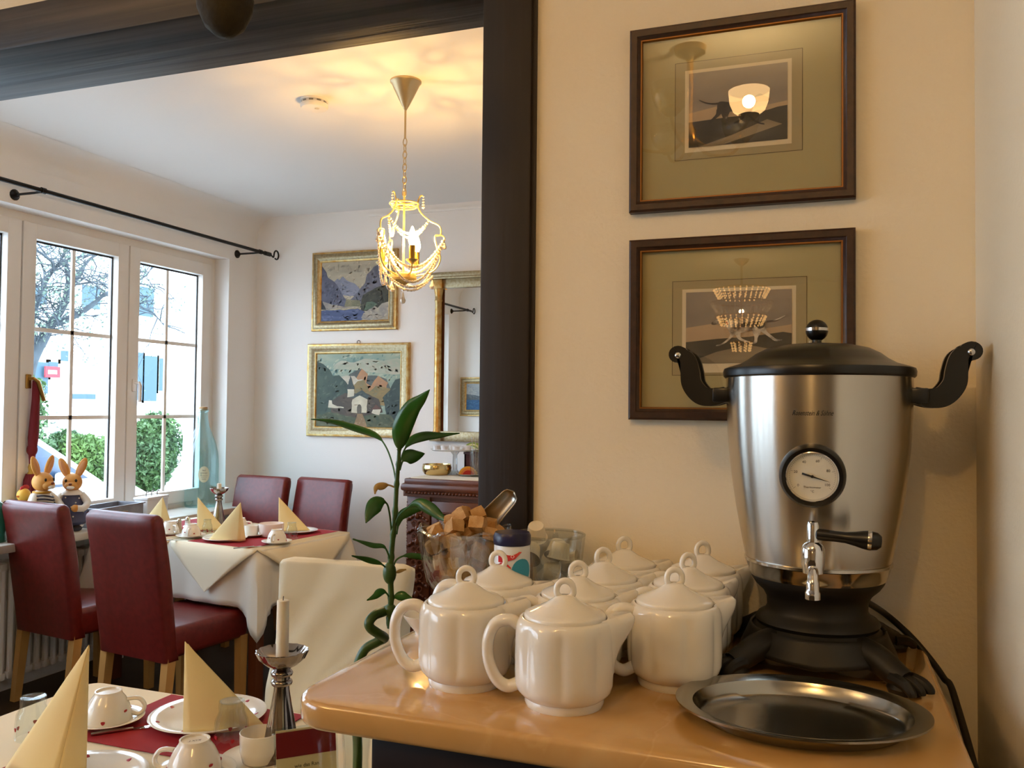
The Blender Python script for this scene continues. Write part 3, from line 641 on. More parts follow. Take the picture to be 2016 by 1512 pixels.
def tin():
    r_ = ray(1008, 1100); c = Vector((r_.x * 1.088 / r_.y, 1.088, CT))
    t = thing('sweetener_tin', 'white round tin with dark blue lid and red label', 'tin', c)
    rr = .0242
    MB().lathe([(0, 0), (rr, 0), (rr + .0004, .002), (rr, .125), (rr - .002, .13), (0, .13)], 40).build('can', M('tin_white', '#e4e9ec', .3), t)
    MB().lathe([(0, .127), (rr + .0005, .127), (rr + .0012, .130), (rr + .0012, .139), (rr - .001, .143), (0, .1435)], 40, rf=lambda a, j, r, z: r * (1 + .008 * cos(30 * a))).build('lid', M('tin_blue', '#16143e', .35), t)
    def wrap(x, z, e=.0008): a = x / rr + .33; return ((rr + e) * sin(a), -(rr + e) * cos(a), z)
    lb = MB()
    def patch(poly, e, mi):
        # fan of a 2-D polygon on the can
        cx = sum(p[0] for p in poly) / len(poly); cz = sum(p[1] for p in poly) / len(poly); V = [wrap(cx, cz, e + .0003)] + [wrap(x, z, e) for x, z in poly]
        lb.add(V, [[0, i + 1, (i + 1) % len(poly) + 1] for i in range(len(poly))], mi)
    patch([(-.018, .120), (.013, .120), (.004, .111), (-.010, .106), (-.018, .106)], .0021, 0)
    patch([(-.0105 + .0105 * cos(a), .096 + .0105 * sin(a)) for a in [pi / 8 + pi / 4 * i for i in range(8)]], .0023, 0)
    patch([(.014 + .014 * cos(a), .095 + .016 * sin(a)) for a in [2 * pi * i / 20 for i in range(20)]], .0013, 1)
    for tx, x, z, sz in (('US', -.0105, .0975, .0062), ('UMO', -.0105, .0905, .0062), ('O', .001, .1125, .006)):
        V, Fc = text_geo(tx, sz); lb.add([wrap(v.x + x, v.y + z, .003) for v in V], Fc, 2)
    lb.build('label', [M('label_red', '#c41f24', .4), M('label_blue', '#3ea6c9', .4), M('label_white', '#f4f4f0', .4)], t)
tin()
def dish():
    p = atz(838, 1247, CT); t = thing('small_dish', 'small white porcelain dish on the marble top behind the teapots', 'dish', (p.x, p.y, CT))
    MB().lathe([(0, 0), (.014, 0), (.015, .004), (.022, .012), (.031, .024), (.0325, .027), (.031, .027), (.021, .015), (.012, .008), (0, .007)], 40).build('bowl', porc, t)
dish()
# ------------------------------------------------------------------ framed hunting prints
def art(name, w, h, layers, parent, y=0.0):
    """painted layers of one flat picture; unit coordinates, right and up"""
    mb = MB(); mats = []
    for k, (mt, poly, *lv) in enumerate(layers):
        k = lv[0] if lv else k
        if mt not in mats: mats.append(mt)
        mb.add([((u - .5) * w, y - k * .00015, (v - .5) * h) for u, v in poly], [list(range(len(poly)))], mats.index(mt))
    return mb.build(name, mats, parent)
FULL = [(0, 0), (1, 0), (1, 1), (0, 1)]
def smooth2(pts, n=4): return [(p.x, p.y) for p in cr([(a, b, 0) for a, b in pts], n, closed=True)]
def dog(ox, oy, s, mt, mt2, flip=False):
    parts = [[(-.30, .16), (-.27, .22), (-.15, .205), (.0, .18), (.14, .19), (.24, .215), (.31, .20), (.33, .10), (.29, .02), (.20, .0), (.10, .01), (-.02, -.03), (-.14, -.05), (-.20, -.02), (-.25, .05), (-.29, .10)],
             [(-.52, .165), (-.50, .20), (-.44, .235), (-.40, .275), (-.34, .28), (-.27, .22), (-.24, .14), (-.29, .10), (-.34, .15), (-.42, .145), (-.50, .14)],
             [(.28, .20), (.42, .205), (.52, .235), (.62, .29), (.625, .275), (.53, .215), (.42, .18), (.30, .17)],
             [(.22, .05), (.33, .09), (.35, -.01), (.42, -.09), (.50, -.17), (.58, -.18), (.57, -.205), (.47, -.205), (.38, -.12), (.28, -.03)],
             [(.12, .04), (.26, .06), (.25, -.05), (.21, -.14), (.20, -.23), (.14, -.262), (.08, -.265), (.09, -.245), (.15, -.22), (.16, -.13), (.14, -.04)],
             [(-.26, .06), (-.14, -.03), (-.19, -.12), (-.27, -.21), (-.36, -.27), (-.44, -.29), (-.43, -.265), (-.35, -.235), (-.26, -.15), (-.22, -.06)],
             [(-.18, -.02), (-.06, -.03), (-.06, -.11), (.0, -.17), (.09, -.21), (.08, -.23), (-.02, -.205), (-.10, -.15), (-.13, -.08)]]
    f = lambda p: [(ox + (-x if flip else x) * s, oy + y * s * 1.15) for x, y in p]
    return [(mt2 if k in (3, 5) else mt, smooth2(f(p), 3)) for k, p in enumerate(parts[::-1])]
sky_p = M('print_sky', '#7d7468', .8, mix='#ab9a82', scale=7, lo=.35, hi=.7, stretch=(.6, 1, 1.6))
sky_p2 = M('print_low_sky', '#c2a67e', .8, mix='#a89072', scale=9)
moor = M('print_moor', '#57503f', .8, mix='#3c382e', scale=18, stretch=(.5, 1, 1.5))
moor2 = M('print_path', '#97876a', .8, mix='#766a52', scale=18, stretch=(.4, 1, 1.5))
dogw = M('print_pointer', '#cfc4ae', .8, mix='#5a5046', scale=70, lo=.4, hi=.62)
dogd = M('print_dark_dog', '#2c2824', .8, mix='#4d463c', scale=40)
collar = M('print_collar', '#8e1c18', .8)
paper = M('print_paper', '#d9c9a4', .8); mount = M('olive_mount', '#ab9e6e', .85); mount2 = M('inner_mount', '#a3946a', .85)
ink = M('mount_line', '#5a4a26', .8); frame_w = wood_mat('dark_picture_frame', '#2a160c', '#3e2212', (3, 3, 3), rough=.45, coat=.06, scale=30, bump=.2); giltedge = M('gilt_edge', '#8a5a24', .4, metal=.5)
def hunting(label, c4, inner, layers, caption=None):
    P = [aty(x, y, PY) for x, y in c4]
    x0 = (P[0].x + P[3].x) / 2; x1 = (P[1].x + P[2].x) / 2; z1 = (P[0].z + P[1].z) / 2; z0 = (P[2].z + P[3].z) / 2
    w, h = x1 - x0, z1 - z0; print('print', w, h, (x0 + x1) / 2, (z0 + z1) / 2)
    t = thing('framed_print', label, 'picture', ((x0 + x1) / 2, PY, (z0 + z1) / 2))
    fr = MB().frame(w, h, [(0, 0), (0, .013), (.003, .0155), (.011, .0150), (.0125, .0125), (.0165, .0105), (.0175, .0075)]).build('frame', frame_w, t)
    MB().frame(w - .032, h - .032, [(0, .0108), (.0016, .0108), (.0026, .008), (.0026, .006)]).build('gilt_slip', giltedge, t)
    art('mount', w - .034, h - .034, [(mount, FULL)], t, -.0035)
    ix0, ix1, iz0, iz1 = inner   # as fractions of the frame
    def rect(a, b, c, d): return [((a - .5) * (w) / (w - .034) + .5, (c - .5) * h / (h - .034) + .5), ((b - .5) * w / (w - .034) + .5, (c - .5) * h / (h - .034) + .5), ((b - .5) * w / (w - .034) + .5, (d - .5) * h / (h - .034) + .5), ((a - .5) * w / (w - .034) + .5, (d - .5) * h / (h - .034) + .5)]
    gx, gz = .062, .062
    e = .003
    art('inner_mount', w - .034, h - .034, [(ink, rect(ix0 - gx - e, ix1 + gx + e, iz0 - gz - e, iz1 + gz + e)), (mount2, rect(ix0 - gx, ix1 + gx, iz0 - gz, iz1 + gz)), (paper, rect(ix0 - .018, ix1 + .018, iz0 - (.05 if caption else .025), iz1 + .018))], t, -.0038)
    pw, ph = (ix1 - ix0) * w, (iz1 - iz0) * h
    pr = art('print', pw, ph, layers, t, -.0046); pr.location = (((ix0 + ix1) / 2 - .5) * w, 0, ((iz0 + iz1) / 2 - .5) * h)
    if caption:
        V, Fc = text_geo(caption, .0045); MB().add([(v.x, -.0049, v.y - ph / 2 - .0075) for v in V], Fc).build('caption', ink, pr)
    MB().add([(-(w / 2 - .017), -.0072, -(h / 2 - .017)), (w / 2 - .017, -.0072, -(h / 2 - .017)), (w / 2 - .017, -.0072, h / 2 - .017), (-(w / 2 - .017), -.0072, h / 2 - .017)], [[0, 1, 2, 3]]).build('glass', pic_glass, t)
hill = lambda b, amp, ph, n=16: [(0, 0), (1, 0)] + [(1 - i / n, b + amp * sin(ph + 6 * i / n) + amp * .5 * sin(ph * 2 + 17 * i / n)) for i in range(n + 1)]
hunting('dark framed print of a black dog on a moor, hung above the pointer print', [(1243, 66), (1685, 8), (1684, 395), (1243, 421)], (.275, .715, .335, .735),
        [(sky_p, FULL), (sky_p2, [(0, .2), (1, .2), (1, .5), (.6, .44), (.3, .52), (0, .46)]), (moor, [(0, 0), (1, 0), (1, .44), (.9, .43), (.8, .40), (.7, .41), (.55, .36), (.4, .36), (.2, .35), (0, .34)]), (moor2, [(.1, 0), (.45, .12), (.8, .28), (.95, .20), (.6, .08), (.35, 0)]), *dog(.50, .42, .62, dogd, dogd, True)])
hunting('dark framed print of a spotted pointer dog walking, partly hidden by the urn', [(1240, 478), (1684, 450), (1684, 826), (1243, 831)], (.265, .735, .31, .70),
        [(sky_p, FULL), (sky_p2, [(0, .25), (1, .25), (1, .52), (.7, .46), (.4, .58), (0, .50)]), (moor, [(0, 0), (1, 0), (1, .40), (.92, .42), (.6, .36), (.3, .34), (0, .30)]), (moor2, [(0, .0), (.3, .16), (.6, .25), (.97, .14), (.8, 0)]), *dog(.56, .44, .60, dogw, dogw), (dogd, [(.33, .55), (.35, .60), (.385, .60), (.39, .56), (.37, .52), (.35, .54)]), (dogd, smooth2([(.66, .53), (.71, .575), (.75, .56), (.745, .49), (.70, .47)])), (dogd, smooth2([(.52, .53), (.58, .56), (.60, .52), (.55, .49)])), (collar, [(.385, .575), (.397, .58), (.412, .535), (.40, .525)])], 'WALWER')
# ------------------------------------------------------------------ red leather chairs
def chair(label, group=None):
    t = thing('dining_chair', label, 'chair', group=group)     # faces +Y, origin on the floor under the seat
    w = .43
    # back slab: runs from under the seat to the rolled top, leaning backwards
    prof = cr([(-.165, .335, 0), (-.185, .47, 0), (-.215, .72, 0), (-.255, .92, 0), (-.262, .945, 0), (-.285, .96, 0), (-.312, .95, 0), (-.322, .92, 0), (-.300, .80, 0), (-.272, .60, 0), (-.245, .42, 0), (-.235, .335, 0)], 5)
    mb = MB(); n = len(prof); xs = [-w / 2, -w / 2 + .006, -w / 2 + .018, -w / 4, 0, w / 4, w / 2 - .018, w / 2 - .006, w / 2]; V = []
    ce = Vector((-.24, .65, 0))
    for k, x in enumerate(xs):
        sh = .012 if k in (0, 8) else (.004 if k in (1, 7) else 0)
        for p in prof:
            q = Vector((p.x, p.y, 0)); dd = Vector((q.x - (-.20 - .1 * (q.y - .34) / .6), 0, 0))
            yy = p.x - math.copysign(sh, dd.x); zz = p.y - (sh if p.y > .9 else -sh * .3 if p.y < .4 else 0); V.append((x, yy, zz))
    Fc = [[k * n + j, k * n + (j + 1) % n, (k + 1) * n + (j + 1) % n, (k + 1) * n + j] for k in range(8) for j in range(n)] + [list(range(n)), [8 * n + j for j in range(n)][::-1]]
    mb.add(V, Fc).build('backrest', red_l, t, sharp=70)
    def sf(u, v):
        return (0, 0, 0)
    MB().box((0, .01, .41), (w, .44, .13), bev=.028, seg=4).build('seat', red_l, t, sharp=70)
    for sx in (-1, 1):
        MB().tube([(sx * (w / 2 - .022), -.2, .37), (sx * (w / 2 - .022), -.2, .335)], .018, 4).build('seat_corner', red_l, t) if False else None
        for y, dy in ((.20, .0), (-.205, -.035)):
            l = MB(); X0, X1 = .021, .017; V = []
            for z, hw, oy in ((.36, X0, 0), (0, X1, dy)):
                for a, b in ((-1, -1), (1, -1), (1, 1), (-1, 1)): V.append((sx * (w / 2 - .022) + a * hw, y + oy + b * hw, z))
            l.add(V, [[0, 1, 2, 3], [7, 6, 5, 4]] + [[i, (i + 1) % 4, 4 + (i + 1) % 4, 4 + i] for i in range(4)]).build('leg', oak, t)
    return t
TH = R(8.0)       # far table is turned a little to the room
c0 = chair('red leather chair with its back to the radiator')
def chair_at(px, py, face, label, z=.955, first=False):
    p = atz(px, py, z); dx, dy = -sin(face), cos(face)
    loc = (p.x + dx * .285, p.y + dy * .285, 0)
    if first: c0.location = loc; c0.rotation_euler = (0, 0, face); c0['label'] = label; o = c0
    else: o = dup(c0, loc, face, label)
    o['group'] = 'red leather chairs round the far table'; print('chair', loc); return o
chair_at(72, 990, -TH, 'red leather dining chair seen from behind, close to the radiator', first=True)
chair_at(246, 1010, -TH, 'red leather dining chair seen from behind, beside the window table corner')
chair_at(518, 938, pi - TH, 'red leather dining chair beside the big glass bottle, facing the laid table')
chair_at(638, 943, pi - TH - .05, 'red leather dining chair under the village church painting, facing the laid table')
# ------------------------------------------------------------------ cloths
def cloth(name, w, d, L, corner, mt, label, loc, rz, sq=None):
    """table cloth: flat top, sides hanging L, corners falling in a pointed fold"""
    per = []; r = .03
    hw, hd = w / 2, d / 2; N = 26
    def side(p, q, n, nrm):
        for i in range(n): t = i / n; per.append((Vector(p).lerp(Vector(q), t), Vector(nrm), t))
    side((-hw + r, -hd), (hw - r, -hd), N, (0, -1)); 
    for k in range(6): a = -pi / 2 + pi / 2 * k / 6; per.append((Vector((hw - r + r * cos(a), -hd + r + r * sin(a))), Vector((cos(a), sin(a))), -1))
    side((hw, -hd + r), (hw, hd - r), N, (1, 0))
    for k in range(6): a = pi / 2 * k / 6; per.append((Vector((hw - r + r * cos(a), hd - r + r * sin(a))), Vector((cos(a), sin(a))), -1))
    side((hw - r, hd), (-hw + r, hd), N, (0, 1))
    for k in range(6): a = pi / 2 + pi / 2 * k / 6; per.append((Vector((-hw + r + r * cos(a), hd - r + r * sin(a))), Vector((cos(a), sin(a))), -1))
    side((-hw, hd - r), (-hw, -hd + r), N, (-1, 0))
    for k in range(6): a = pi + pi / 2 * k / 6; per.append((Vector((-hw + r + r * cos(a), -hd + r + r * sin(a))), Vector((cos(a), sin(a))), -1))
    n = len(per); lev = [0, .02, .06, .15, .3, .45, .6, .75, .9, 1.0]; V = []
    for li, t in enumerate(lev):
        for (p, nr, s) in per:
            # distance to nearest corner along the side
            dc = min((abs(abs(p.x) - hw) if abs(abs(p.y) - hd) < .001 + r else 9), (abs(abs(p.y) - hd) if abs(abs(p.x) - hw) < .001 + r else 9), 9) if s >= 0 else 0
            if s >= 0:
                ln = w if abs(nr.y) > .5 else d; dc = min(s, 1 - s) * (ln - 2 * r)
            cf = (.30 * max(0, 1 - dc / .10) if s >= 0 else .30 + .70 * (1 - abs(abs(math.atan2(abs(nr.y), abs(nr.x))) - pi / 4) / (pi / 4))); pin = math.exp(-((dc - .06) / .03) ** 2) if s >= 0 else 0
            l = L * (1 + corner * cf); out = .012 * min(t * 8, 1) + t * (.015 + .085 * cf * cf) + .008 * t * sin(dc * 42) - .035 * t * pin
            tw = 0
            V.append((p.x + nr.x * out, p.y + nr.y * out, TZ + .006 - l * t - (.0 if li else 0)))
    Fc = [[a * n + i, a * n + (i + 1) % n, (a + 1) * n + (i + 1) % n, (a + 1) * n + i] for a in range(len(lev) - 1) for i in range(n)]
    Fc.append(list(range(n)))
    o = MB().add(V, Fc).build(name, mt, None, sharp=60, solid=.002); o.location = (loc[0], loc[1], 0); o.rotation_euler = (0, 0, rz)
    return tag(o, label, 'tablecloth')
def table(label, loc, w, d, rz):
    t = thing('dining_table', label, 'table', loc, rz)
    MB().b2(-w / 2, w / 2, -d / 2, d / 2, TZ - .03, TZ, bev=.004).build('table_top', walnut, t)
    MB().b2(-w / 2 + .06, w / 2 - .06, -d / 2 + .06, d / 2 - .06, TZ - .1, TZ - .028).build('apron', walnut, t)
    for sx in (-1, 1):
        for sy in (-1, 1): MB().b2(sx * (w / 2 - .07) - .025, sx * (w / 2 - .07) + .025, sy * (d / 2 - .07) - .025, sy * (d / 2 - .07) + .025, 0, TZ - .03, bev=.003).build('leg', walnut, t)
# far table: near corner A, sides along e1 (to the left) and e2 (away)
A = atz(508, 1084, TZ + .008); A.z = 0
e1 = Vector((-cos(TH), sin(TH), 0)); e2 = Vector((sin(TH), cos(TH), 0))
FW, FD = 1.14, .66
ctr = A + e1 * FW / 2 + e2 * FD / 2; FRZ = -TH
print('far table', A, ctr)
table('laid dining table by the window under cream cloths', ctr, FW - .02, FD - .02, FRZ)
cloth('tablecloth', FW, FD, .26, .50, cream2, 'ivory under cloth hanging down the sides of the window table', ctr, FRZ)
def overlay(k, label, sides):
    # square cloth laid cornerwise: flat on top, a pointed flap over each side
    hw, hd = FW / 4 * .985, FD / 2; c = ctr + e1 * (-FW / 4 + k * FW / 2)
    mb = MB(); z = TZ + .0095; V = []; Fc = []
    mb.add([(-hw, -hd, z), (hw, -hd, z), (hw, hd, z), (-hw, hd, z)], [[0, 1, 2, 3]])
    def flap(a, b, nr, dp):
        a, b, nr = Vector(a), Vector(b), Vector(nr); n = 12; rows = []
        P = []
        for j, f in enumerate((0, .03, .1, .3, .5, .7, .85, 1)):
            for i in range(n + 1):
                u = .5 + (i / n - .5) * (1 - f); q = a.lerp(b, u); q = q + nr * (.022 * min(f * 12, 1) + .03 * f + .006 * f * sin(9 * u)); P.append((q.x, q.y, z - dp * f - (.006 if f > 0 else 0)))
        mb.add(P, [[r * (n + 1) + i, r * (n + 1) + i + 1, (r + 1) * (n + 1) + i + 1, (r + 1) * (n + 1) + i] for r in range(7) for i in range(n)])
    flap((-hw, -hd, 0), (hw, -hd, 0), (0, -1, 0), .205); flap((-hw, hd, 0), (hw, hd, 0), (0, 1, 0), .205)
    if 'r' in sides: flap((hw, -hd, 0), (hw, hd, 0), (1, 0, 0), .22)
    if 'l' in sides: flap((-hw, -hd, 0), (-hw, hd, 0), (-1, 0, 0), .22)
    o = mb.build('overlay_cloth', cream, None, sharp=60, solid=.0015); o.location = (c.x, c.y, 0); o.rotation_euler = (0, 0, FRZ)
    tag(o, label, 'tablecloth', 'cream overlay cloths')
overlay(0, 'cream overlay cloth with pointed flap at the church painting end of the window table', 'r'); overlay(1, 'cream overlay cloth with pointed flap at the radiator end of the window table', 'l')
ZT2 = TZ + .0105
def runner(loc, rz, w, d, z, label):
    o = MB().box((0, 0, 0), (w, d, .0016)).build('table_runner', red_c); o.location = (loc[0], loc[1], z + .0009); o.rotation_euler = (0, 0, rz); return tag(o, label, 'table runner')
runner(ctr + e1 * -.30, FRZ, .40, FD - .03, ZT2, 'red table runner across the end of the window table by the church painting')
runner(ctr + e1 * .30, FRZ, .40, FD - .03, ZT2, 'red table runner across the radiator end of the window table')
FZ = ZT2 + .002
# near table, square to the room
NX0, NX1, NY0, NY1 = -1.635, -.60, .80, 1.60
nc = Vector(((NX0 + NX1) / 2, (NY0 + NY1) / 2, 0))
table('laid dining table under the dark beam beside the sideboard', nc, NX1 - NX0 - .02, NY1 - NY0 - .02, 0)
cloth('tablecloth', NX1 - NX0, NY1 - NY0, .24, .45, cream, 'cream cloth draped over the table under the dark beam', nc, 0)
NZ0 = TZ + .0085
runner((-1.217, 1.452), 0, .356, .275, NZ0, 'red place mat under the plate and napkin beside the silver candlestick')
runner((-1.217, 1.105), 0, .356, .275, NZ0, 'red place mat under the upturned cup with the black stamp')
NZ = NZ0 + .002
# ------------------------------------------------------------------ crockery
def spots(mb, P, zs, r, n, a0):
    """little red motifs on a body of revolution with outline P (r, z)"""
    for k in range(n):
        a = a0 + 2 * pi * k / n; z = zs[k % len(zs)]
        for i in range(len(P) - 1):
            (ra, za), (rb, zb) = P[i], P[i + 1]
            if min(za, zb) <= z <= max(za, zb) and abs(zb - za) > 1e-6:
                q = (z - za) / (zb - za); rr = ra + (rb - ra) * q; break
        sl = math.atan2(rb - ra, zb - za)
        X = Matrix.Rotation(a, 4, 'Z') @ Matrix.Translation((rr, 0, z)) @ Matrix.Rotation(pi / 2 + sl * -1, 4, 'Y')
        mb.ell((0, 0, 0), (r, r * .85, .0009), seg=9, rings=5, xf=None) if False else mb.lathe([(0, -.0004), (r, -.0002), (r * .9, .0008), (0, .0012)], 9, rf=lambda a_, j, rr_, z_: rr_ * (1 + .18 * cos(3 * a_)), xf=X)
CUP = [(.048, 0), (.047, .006), (.0455, .018), (.041, .034), (.034, .048), (.028, .056), (.0262, .060), (.0262, .064), (.0235, .064), (.0225, .0605), (0, .0605)]
def cup_inv(label, loc, rz, dots=True):
    t = thing('cup', label, 'cup', loc, rz)
    MB().lathe([(0, .055), (.024, .053), (.038, .034), (.0435, .016), (.0455, .001), (.0468, 0)] + CUP[1:], 48).build('body', porc, t, sharp=60)
    hp = cr([(.0455, 0, .016), (.058, 0, .012), (.068, 0, .018), (.070, 0, .030), (.062, 0, .042), (.050, 0, .045), (.0365, 0, .044)], 5)
    MB().tube(hp, .0042, 10, flat=1.3, nrm=(0, 1, 0)).build('handle', porc, t)
    if dots:
        mb = MB(); spots(mb, CUP, [.020, .012, .026], .0042, 6, .5); mb.build('red_motifs', reddot, t)
    return t
SAU = [(0, 0), (.03, 0), (.032, .002), (.05, .006), (.070, .0125), (.0715, .014), (.070, .015), (.05, .009), (.03, .0045), (0, .004)]
def saucer(label, loc):
    t = thing('saucer', label, 'saucer', loc); MB().lathe(SAU, 48).build('disc', porc, t, sharp=60); return t
PLA = [(0, 0), (.065, 0), (.067, .002), (.08, .005), (.104, .0125), (.106, .014), (.104, .015), (.08, .009), (.066, .0055), (0, .005)]
def plate(label, loc, dots=True, s=1):
    t = thing('plate', label, 'plate', loc); MB().lathe([(r * s, z) for r, z in PLA], 64).build('disc', porc, t, sharp=60)
    if dots:
        mb = MB()
        for k in range(7):
            a = .4 + k * .9; X = Matrix.Rotation(a, 4, 'Z') @ Matrix.Translation((.088 * s, 0, .0108)) @ Matrix.Rotation(-.32, 4, 'Y')
            mb.lathe([(0, 0), (.0045, .0003), (.004, .0012), (0, .0016)], 9, rf=lambda a_, j, r, z: r * (1 + .2 * cos(3 * a_)), xf=X)
        mb.build('red_motifs', reddot, t)
    return t
def napkin(label, loc, rz, h=.175, open_=.62, wl=.115, wr=.115, lean=0):
    """standing folded napkin: an upright ridge with two wings closing towards it"""
    t = thing('napkin', label, 'napkin', loc, rz)
    for sgn, wd in ((1, wr), (-1, wl)):
        a = open_ * sgn
        def fn(u, v):
            # u down the ridge from the tip, v out along the wing
            bul = .014 * sin(pi * v) * u
            x = sin(a) * wd * v * u + cos(a) * bul * sgn + lean * (1 - u) ; y = cos(a) * wd * v * u - sin(a) * bul * sgn * .3
            z = h * (1 - u) ; return (x, y, z)
        MB().grid(fn, 16, 10).build('wing', napk, t, sharp=70, solid=.0022)
        def fi(u, v):
            bul = .010 * sin(pi * v) * u; uu = u * .96
            x = sin(a * .82) * wd * .9 * v * uu + cos(a) * bul * sgn * .5 + lean * (1 - u); y = cos(a * .82) * wd * .9 * v * uu + .006
            return (x, y, .0 + h * .97 * (1 - u))
        MB().grid(fi, 14, 8).build('inner_fold', napk, t, sharp=70, solid=.002)
    return t
def tumbler(label, loc, r=.031, h=.075, dots=True, name='tumbler'):
    t = thing(name, label, 'glass', loc)
    P = [(r * .98, 0), (r * 1.02, .004), (r, h * .35), (r * .93, h * .6), (r * .72, h * .78), (r * .74, h * .93), (r * .70, h), (0, h)]
    MB().lathe([(r * .90, .002), (r * .98, 0)] + P[1:6] + [(r * .70, h), (r * .62, h), (r * .60, h - .004), (r * .66, h * .80), (r * .86, h * .58), (r * .92, h * .3), (r * .90, .002)], 40, cap=False).build('glass', clear, t)
    MB().lathe([(0, h), (r * .66, h), (0, h - .003)], 32).build('base', clear, t)
    MB().tube([(r * .68 * cos(a), r * .68 * sin(a), h) for a in [2 * pi * i / 28 for i in range(28)]], .0018, 6, closed=True).build('rim', clear, t)
    if dots: mb = MB(); spots(mb, P, [h * .2, h * .3, h * .25], .004, 6, .2); mb.build('red_motifs', reddot, t)
    return t
def knife(label, loc, rz, ln=.2):
    t = thing('knife', label, 'knife', loc, rz)
    MB().prism([(0, -.007), (ln * .42, -.008), (ln * .5, -.004), (ln * .5, .006), (0, .006)], lambda a, b, q: (a, b, q), .0005, .0016).build('blade', steel, t)
    MB().tube([(ln * -.48, 0, .003), (ln * -.3, 0, .004), (ln * .0, 0, .003)], [.005, .0058, .0042], 10, flat=.6).build('handle', steel, t)
def candlestick(label, clabel, loc, s=1.0, candle=.11):
    t = thing('candlestick', label, 'candlestick', loc)
    me = M('mercury_silver', '#b5aca2', .09, metal=1, mix='#7d706a', scale=14)
    P = [(0, 0), (.036, 0), (.038, .006), (.034, .02), (.029, .04), (.024, .07), (.0175, .105), (.014, .13), (.0135, .138), (.018, .140), (.0195, .144), (.018, .148), (.0145, .150), (.0145, .155), (.019, .157), (.020, .161), (.018, .165), (.015, .167), (.016, .170), (.028, .176), (.040, .187), (.047, .201), (.0455, .202), (.036, .191), (.020, .183), (.013, .182), (.013, .176), (0, .176)]
    MB().lathe([(r * s, z * s) for r, z in P], 48, rf=lambda a, j, r, z: r * (1 + .05 * cos(8 * a)) if z < .13 * s and z > .004 else (r * (1 + .03 * cos(16 * a)) if z > .185 * s else r)).build('stem', me, t, sharp=60)
    c = thing('candle', clabel, 'candle', Vector(loc) + Vector((0, 0, .176 * s)))
    MB().lathe([(0, 0), (.0115 * s, 0), (.0113 * s, candle * .6), (.0108 * s, candle), (.008 * s, candle + .0015), (0, candle)], 20).build('wax', M('candle_wax', '#efe6d2', .5, sss=.2), c)
    MB().tube([(0, 0, candle - .001), (.0006, 0, candle + .008)], .0008, 6).build('wick', blackmatt, c)
def on(px, py, z): p = atz(px, py, z); return Vector((p.x, p.y, z))
# near setting
sl = on(212, 1424, NZ0 + .0005); saucer('white saucer under the upturned cup on the near table', sl); cup_inv('upturned white cup with red strawberry motifs on its saucer on the near table', sl + Vector((0, 0, .0035)), R(35))
pl = on(410, 1416, NZ); plate('white plate with red motifs under the folded napkin beside the silver candlestick', pl, s=1.12)
napkin('yellow paper napkin folded upright on the plate beside the silver candlestick', on(361, 1446, NZ + .007), R(-28), h=.182, open_=.40, wl=.11, wr=.155)
kn = on(262, 1436, NZ); knife('steel knife lying on the red runner beside the saucer of the near table', kn, R(48), .16)
tumbler('small upturned glass tumbler with red rim in front of the near plate', on(455, 1470, NZ), .033, .088)
candlestick('mottled silver candlestick standing on the near table beside the sideboard', 'thin white candle in the near silver candlestick', on(552, 1500, NZ0), 1.02, .118)
def mug(name, label, loc, r=.036, h=.05, mt=porc, fill=None):
    t = thing(name, label, 'bowl', loc)
    MB().lathe([(0, 0), (r * .7, 0), (r * .85, .004), (r * .97, h * .4), (r, h), (r * .96, h + .0005), (r * .92, h * .4), (r * .75, .008), (0, .006)], 40).build('body', mt, t, sharp=60)
    if fill: MB().lathe([(0, h * .55), (r * .935, h * .55), (0, h * .56)], 32).build('contents', fill, t)
    return t
sb = on(498, 1512, NZ); mug('sugar_pot', 'straight white porcelain sugar pot in front of the silver candlestick', sb + Vector((.0, .02, .004)), .037, .055, fill=M('white_sugar', '#efe3c0', .8)); saucer('white saucer under the straight sugar pot', sb + Vector((0, .02, 0)))
cb = on(382, 1530, NZ); saucer('white saucer under the upturned cup with a black stamp', cb); ci = cup_inv('upturned white cup with a black maker stamp at the lower edge of the near table', cb + Vector((0, 0, .0035)), R(200))
V, Fc = text_geo('KIXT', .010, .4); MB().add([(v.x * cos(.4) - v.y * sin(.4), v.x * sin(.4) + v.y * cos(.4) - .003, .0608) for v in V], Fc).build('stamp', blackmatt, ci)
p2 = on(150, 1545, NZ0); plate('white plate with red motifs under the tall napkin at the near table corner', p2, s=1.1)
napkin('tall yellow paper napkin folded upright at the near table corner', on(112, 1530, NZ + .007), R(37), h=.225, open_=.98, wl=.115, wr=.05, lean=.046)
tumbler('small upturned glass tumbler behind the tall napkin of the near table', on(64, 1452, NZ0), .032, .08)
def card(label, loc, rz, w, h, lines):
    t = thing('table_card', label, 'table card', loc, rz)
    X = Matrix.Rotation(R(-14), 4, 'X')
    MB().box((0, 0, h / 2), (w, .0012, h), xf=X).build('card_sheet', M('card_paper', '#e3d6ac', .5), t)
    MB().box((0, -.0014, h * .8), (w, .0006, h * .34), xf=X).build('red_band', M('card_red', '#7e0f18', .4), t)
    if lines:
        tx = MB()
        for i, s_ in enumerate(lines):
            V, Fc = text_geo(s_, .0085); tx.add([X @ Vector((v.x, -.0014, v.y + h * .48 - .012 * i)) for v in V], Fc)
        tx.build('printed_lines', blackmatt, t)
    MB().box((0, -.003, h / 2 + .002), (w + .006, .0015, h + .004), xf=X).box((0, .003, h / 2 + .002), (w + .006, .0015, h + .004), xf=X).box((0, .02, .001), (w + .006, .05, .002)).build('acrylic_stand', clear, t)
card('acrylic stand with red and cream table card in front of the silver candlestick', on(606, 1580, NZ0), R(44), .10, .118, ['wie das Ran', 'r die Pan'])
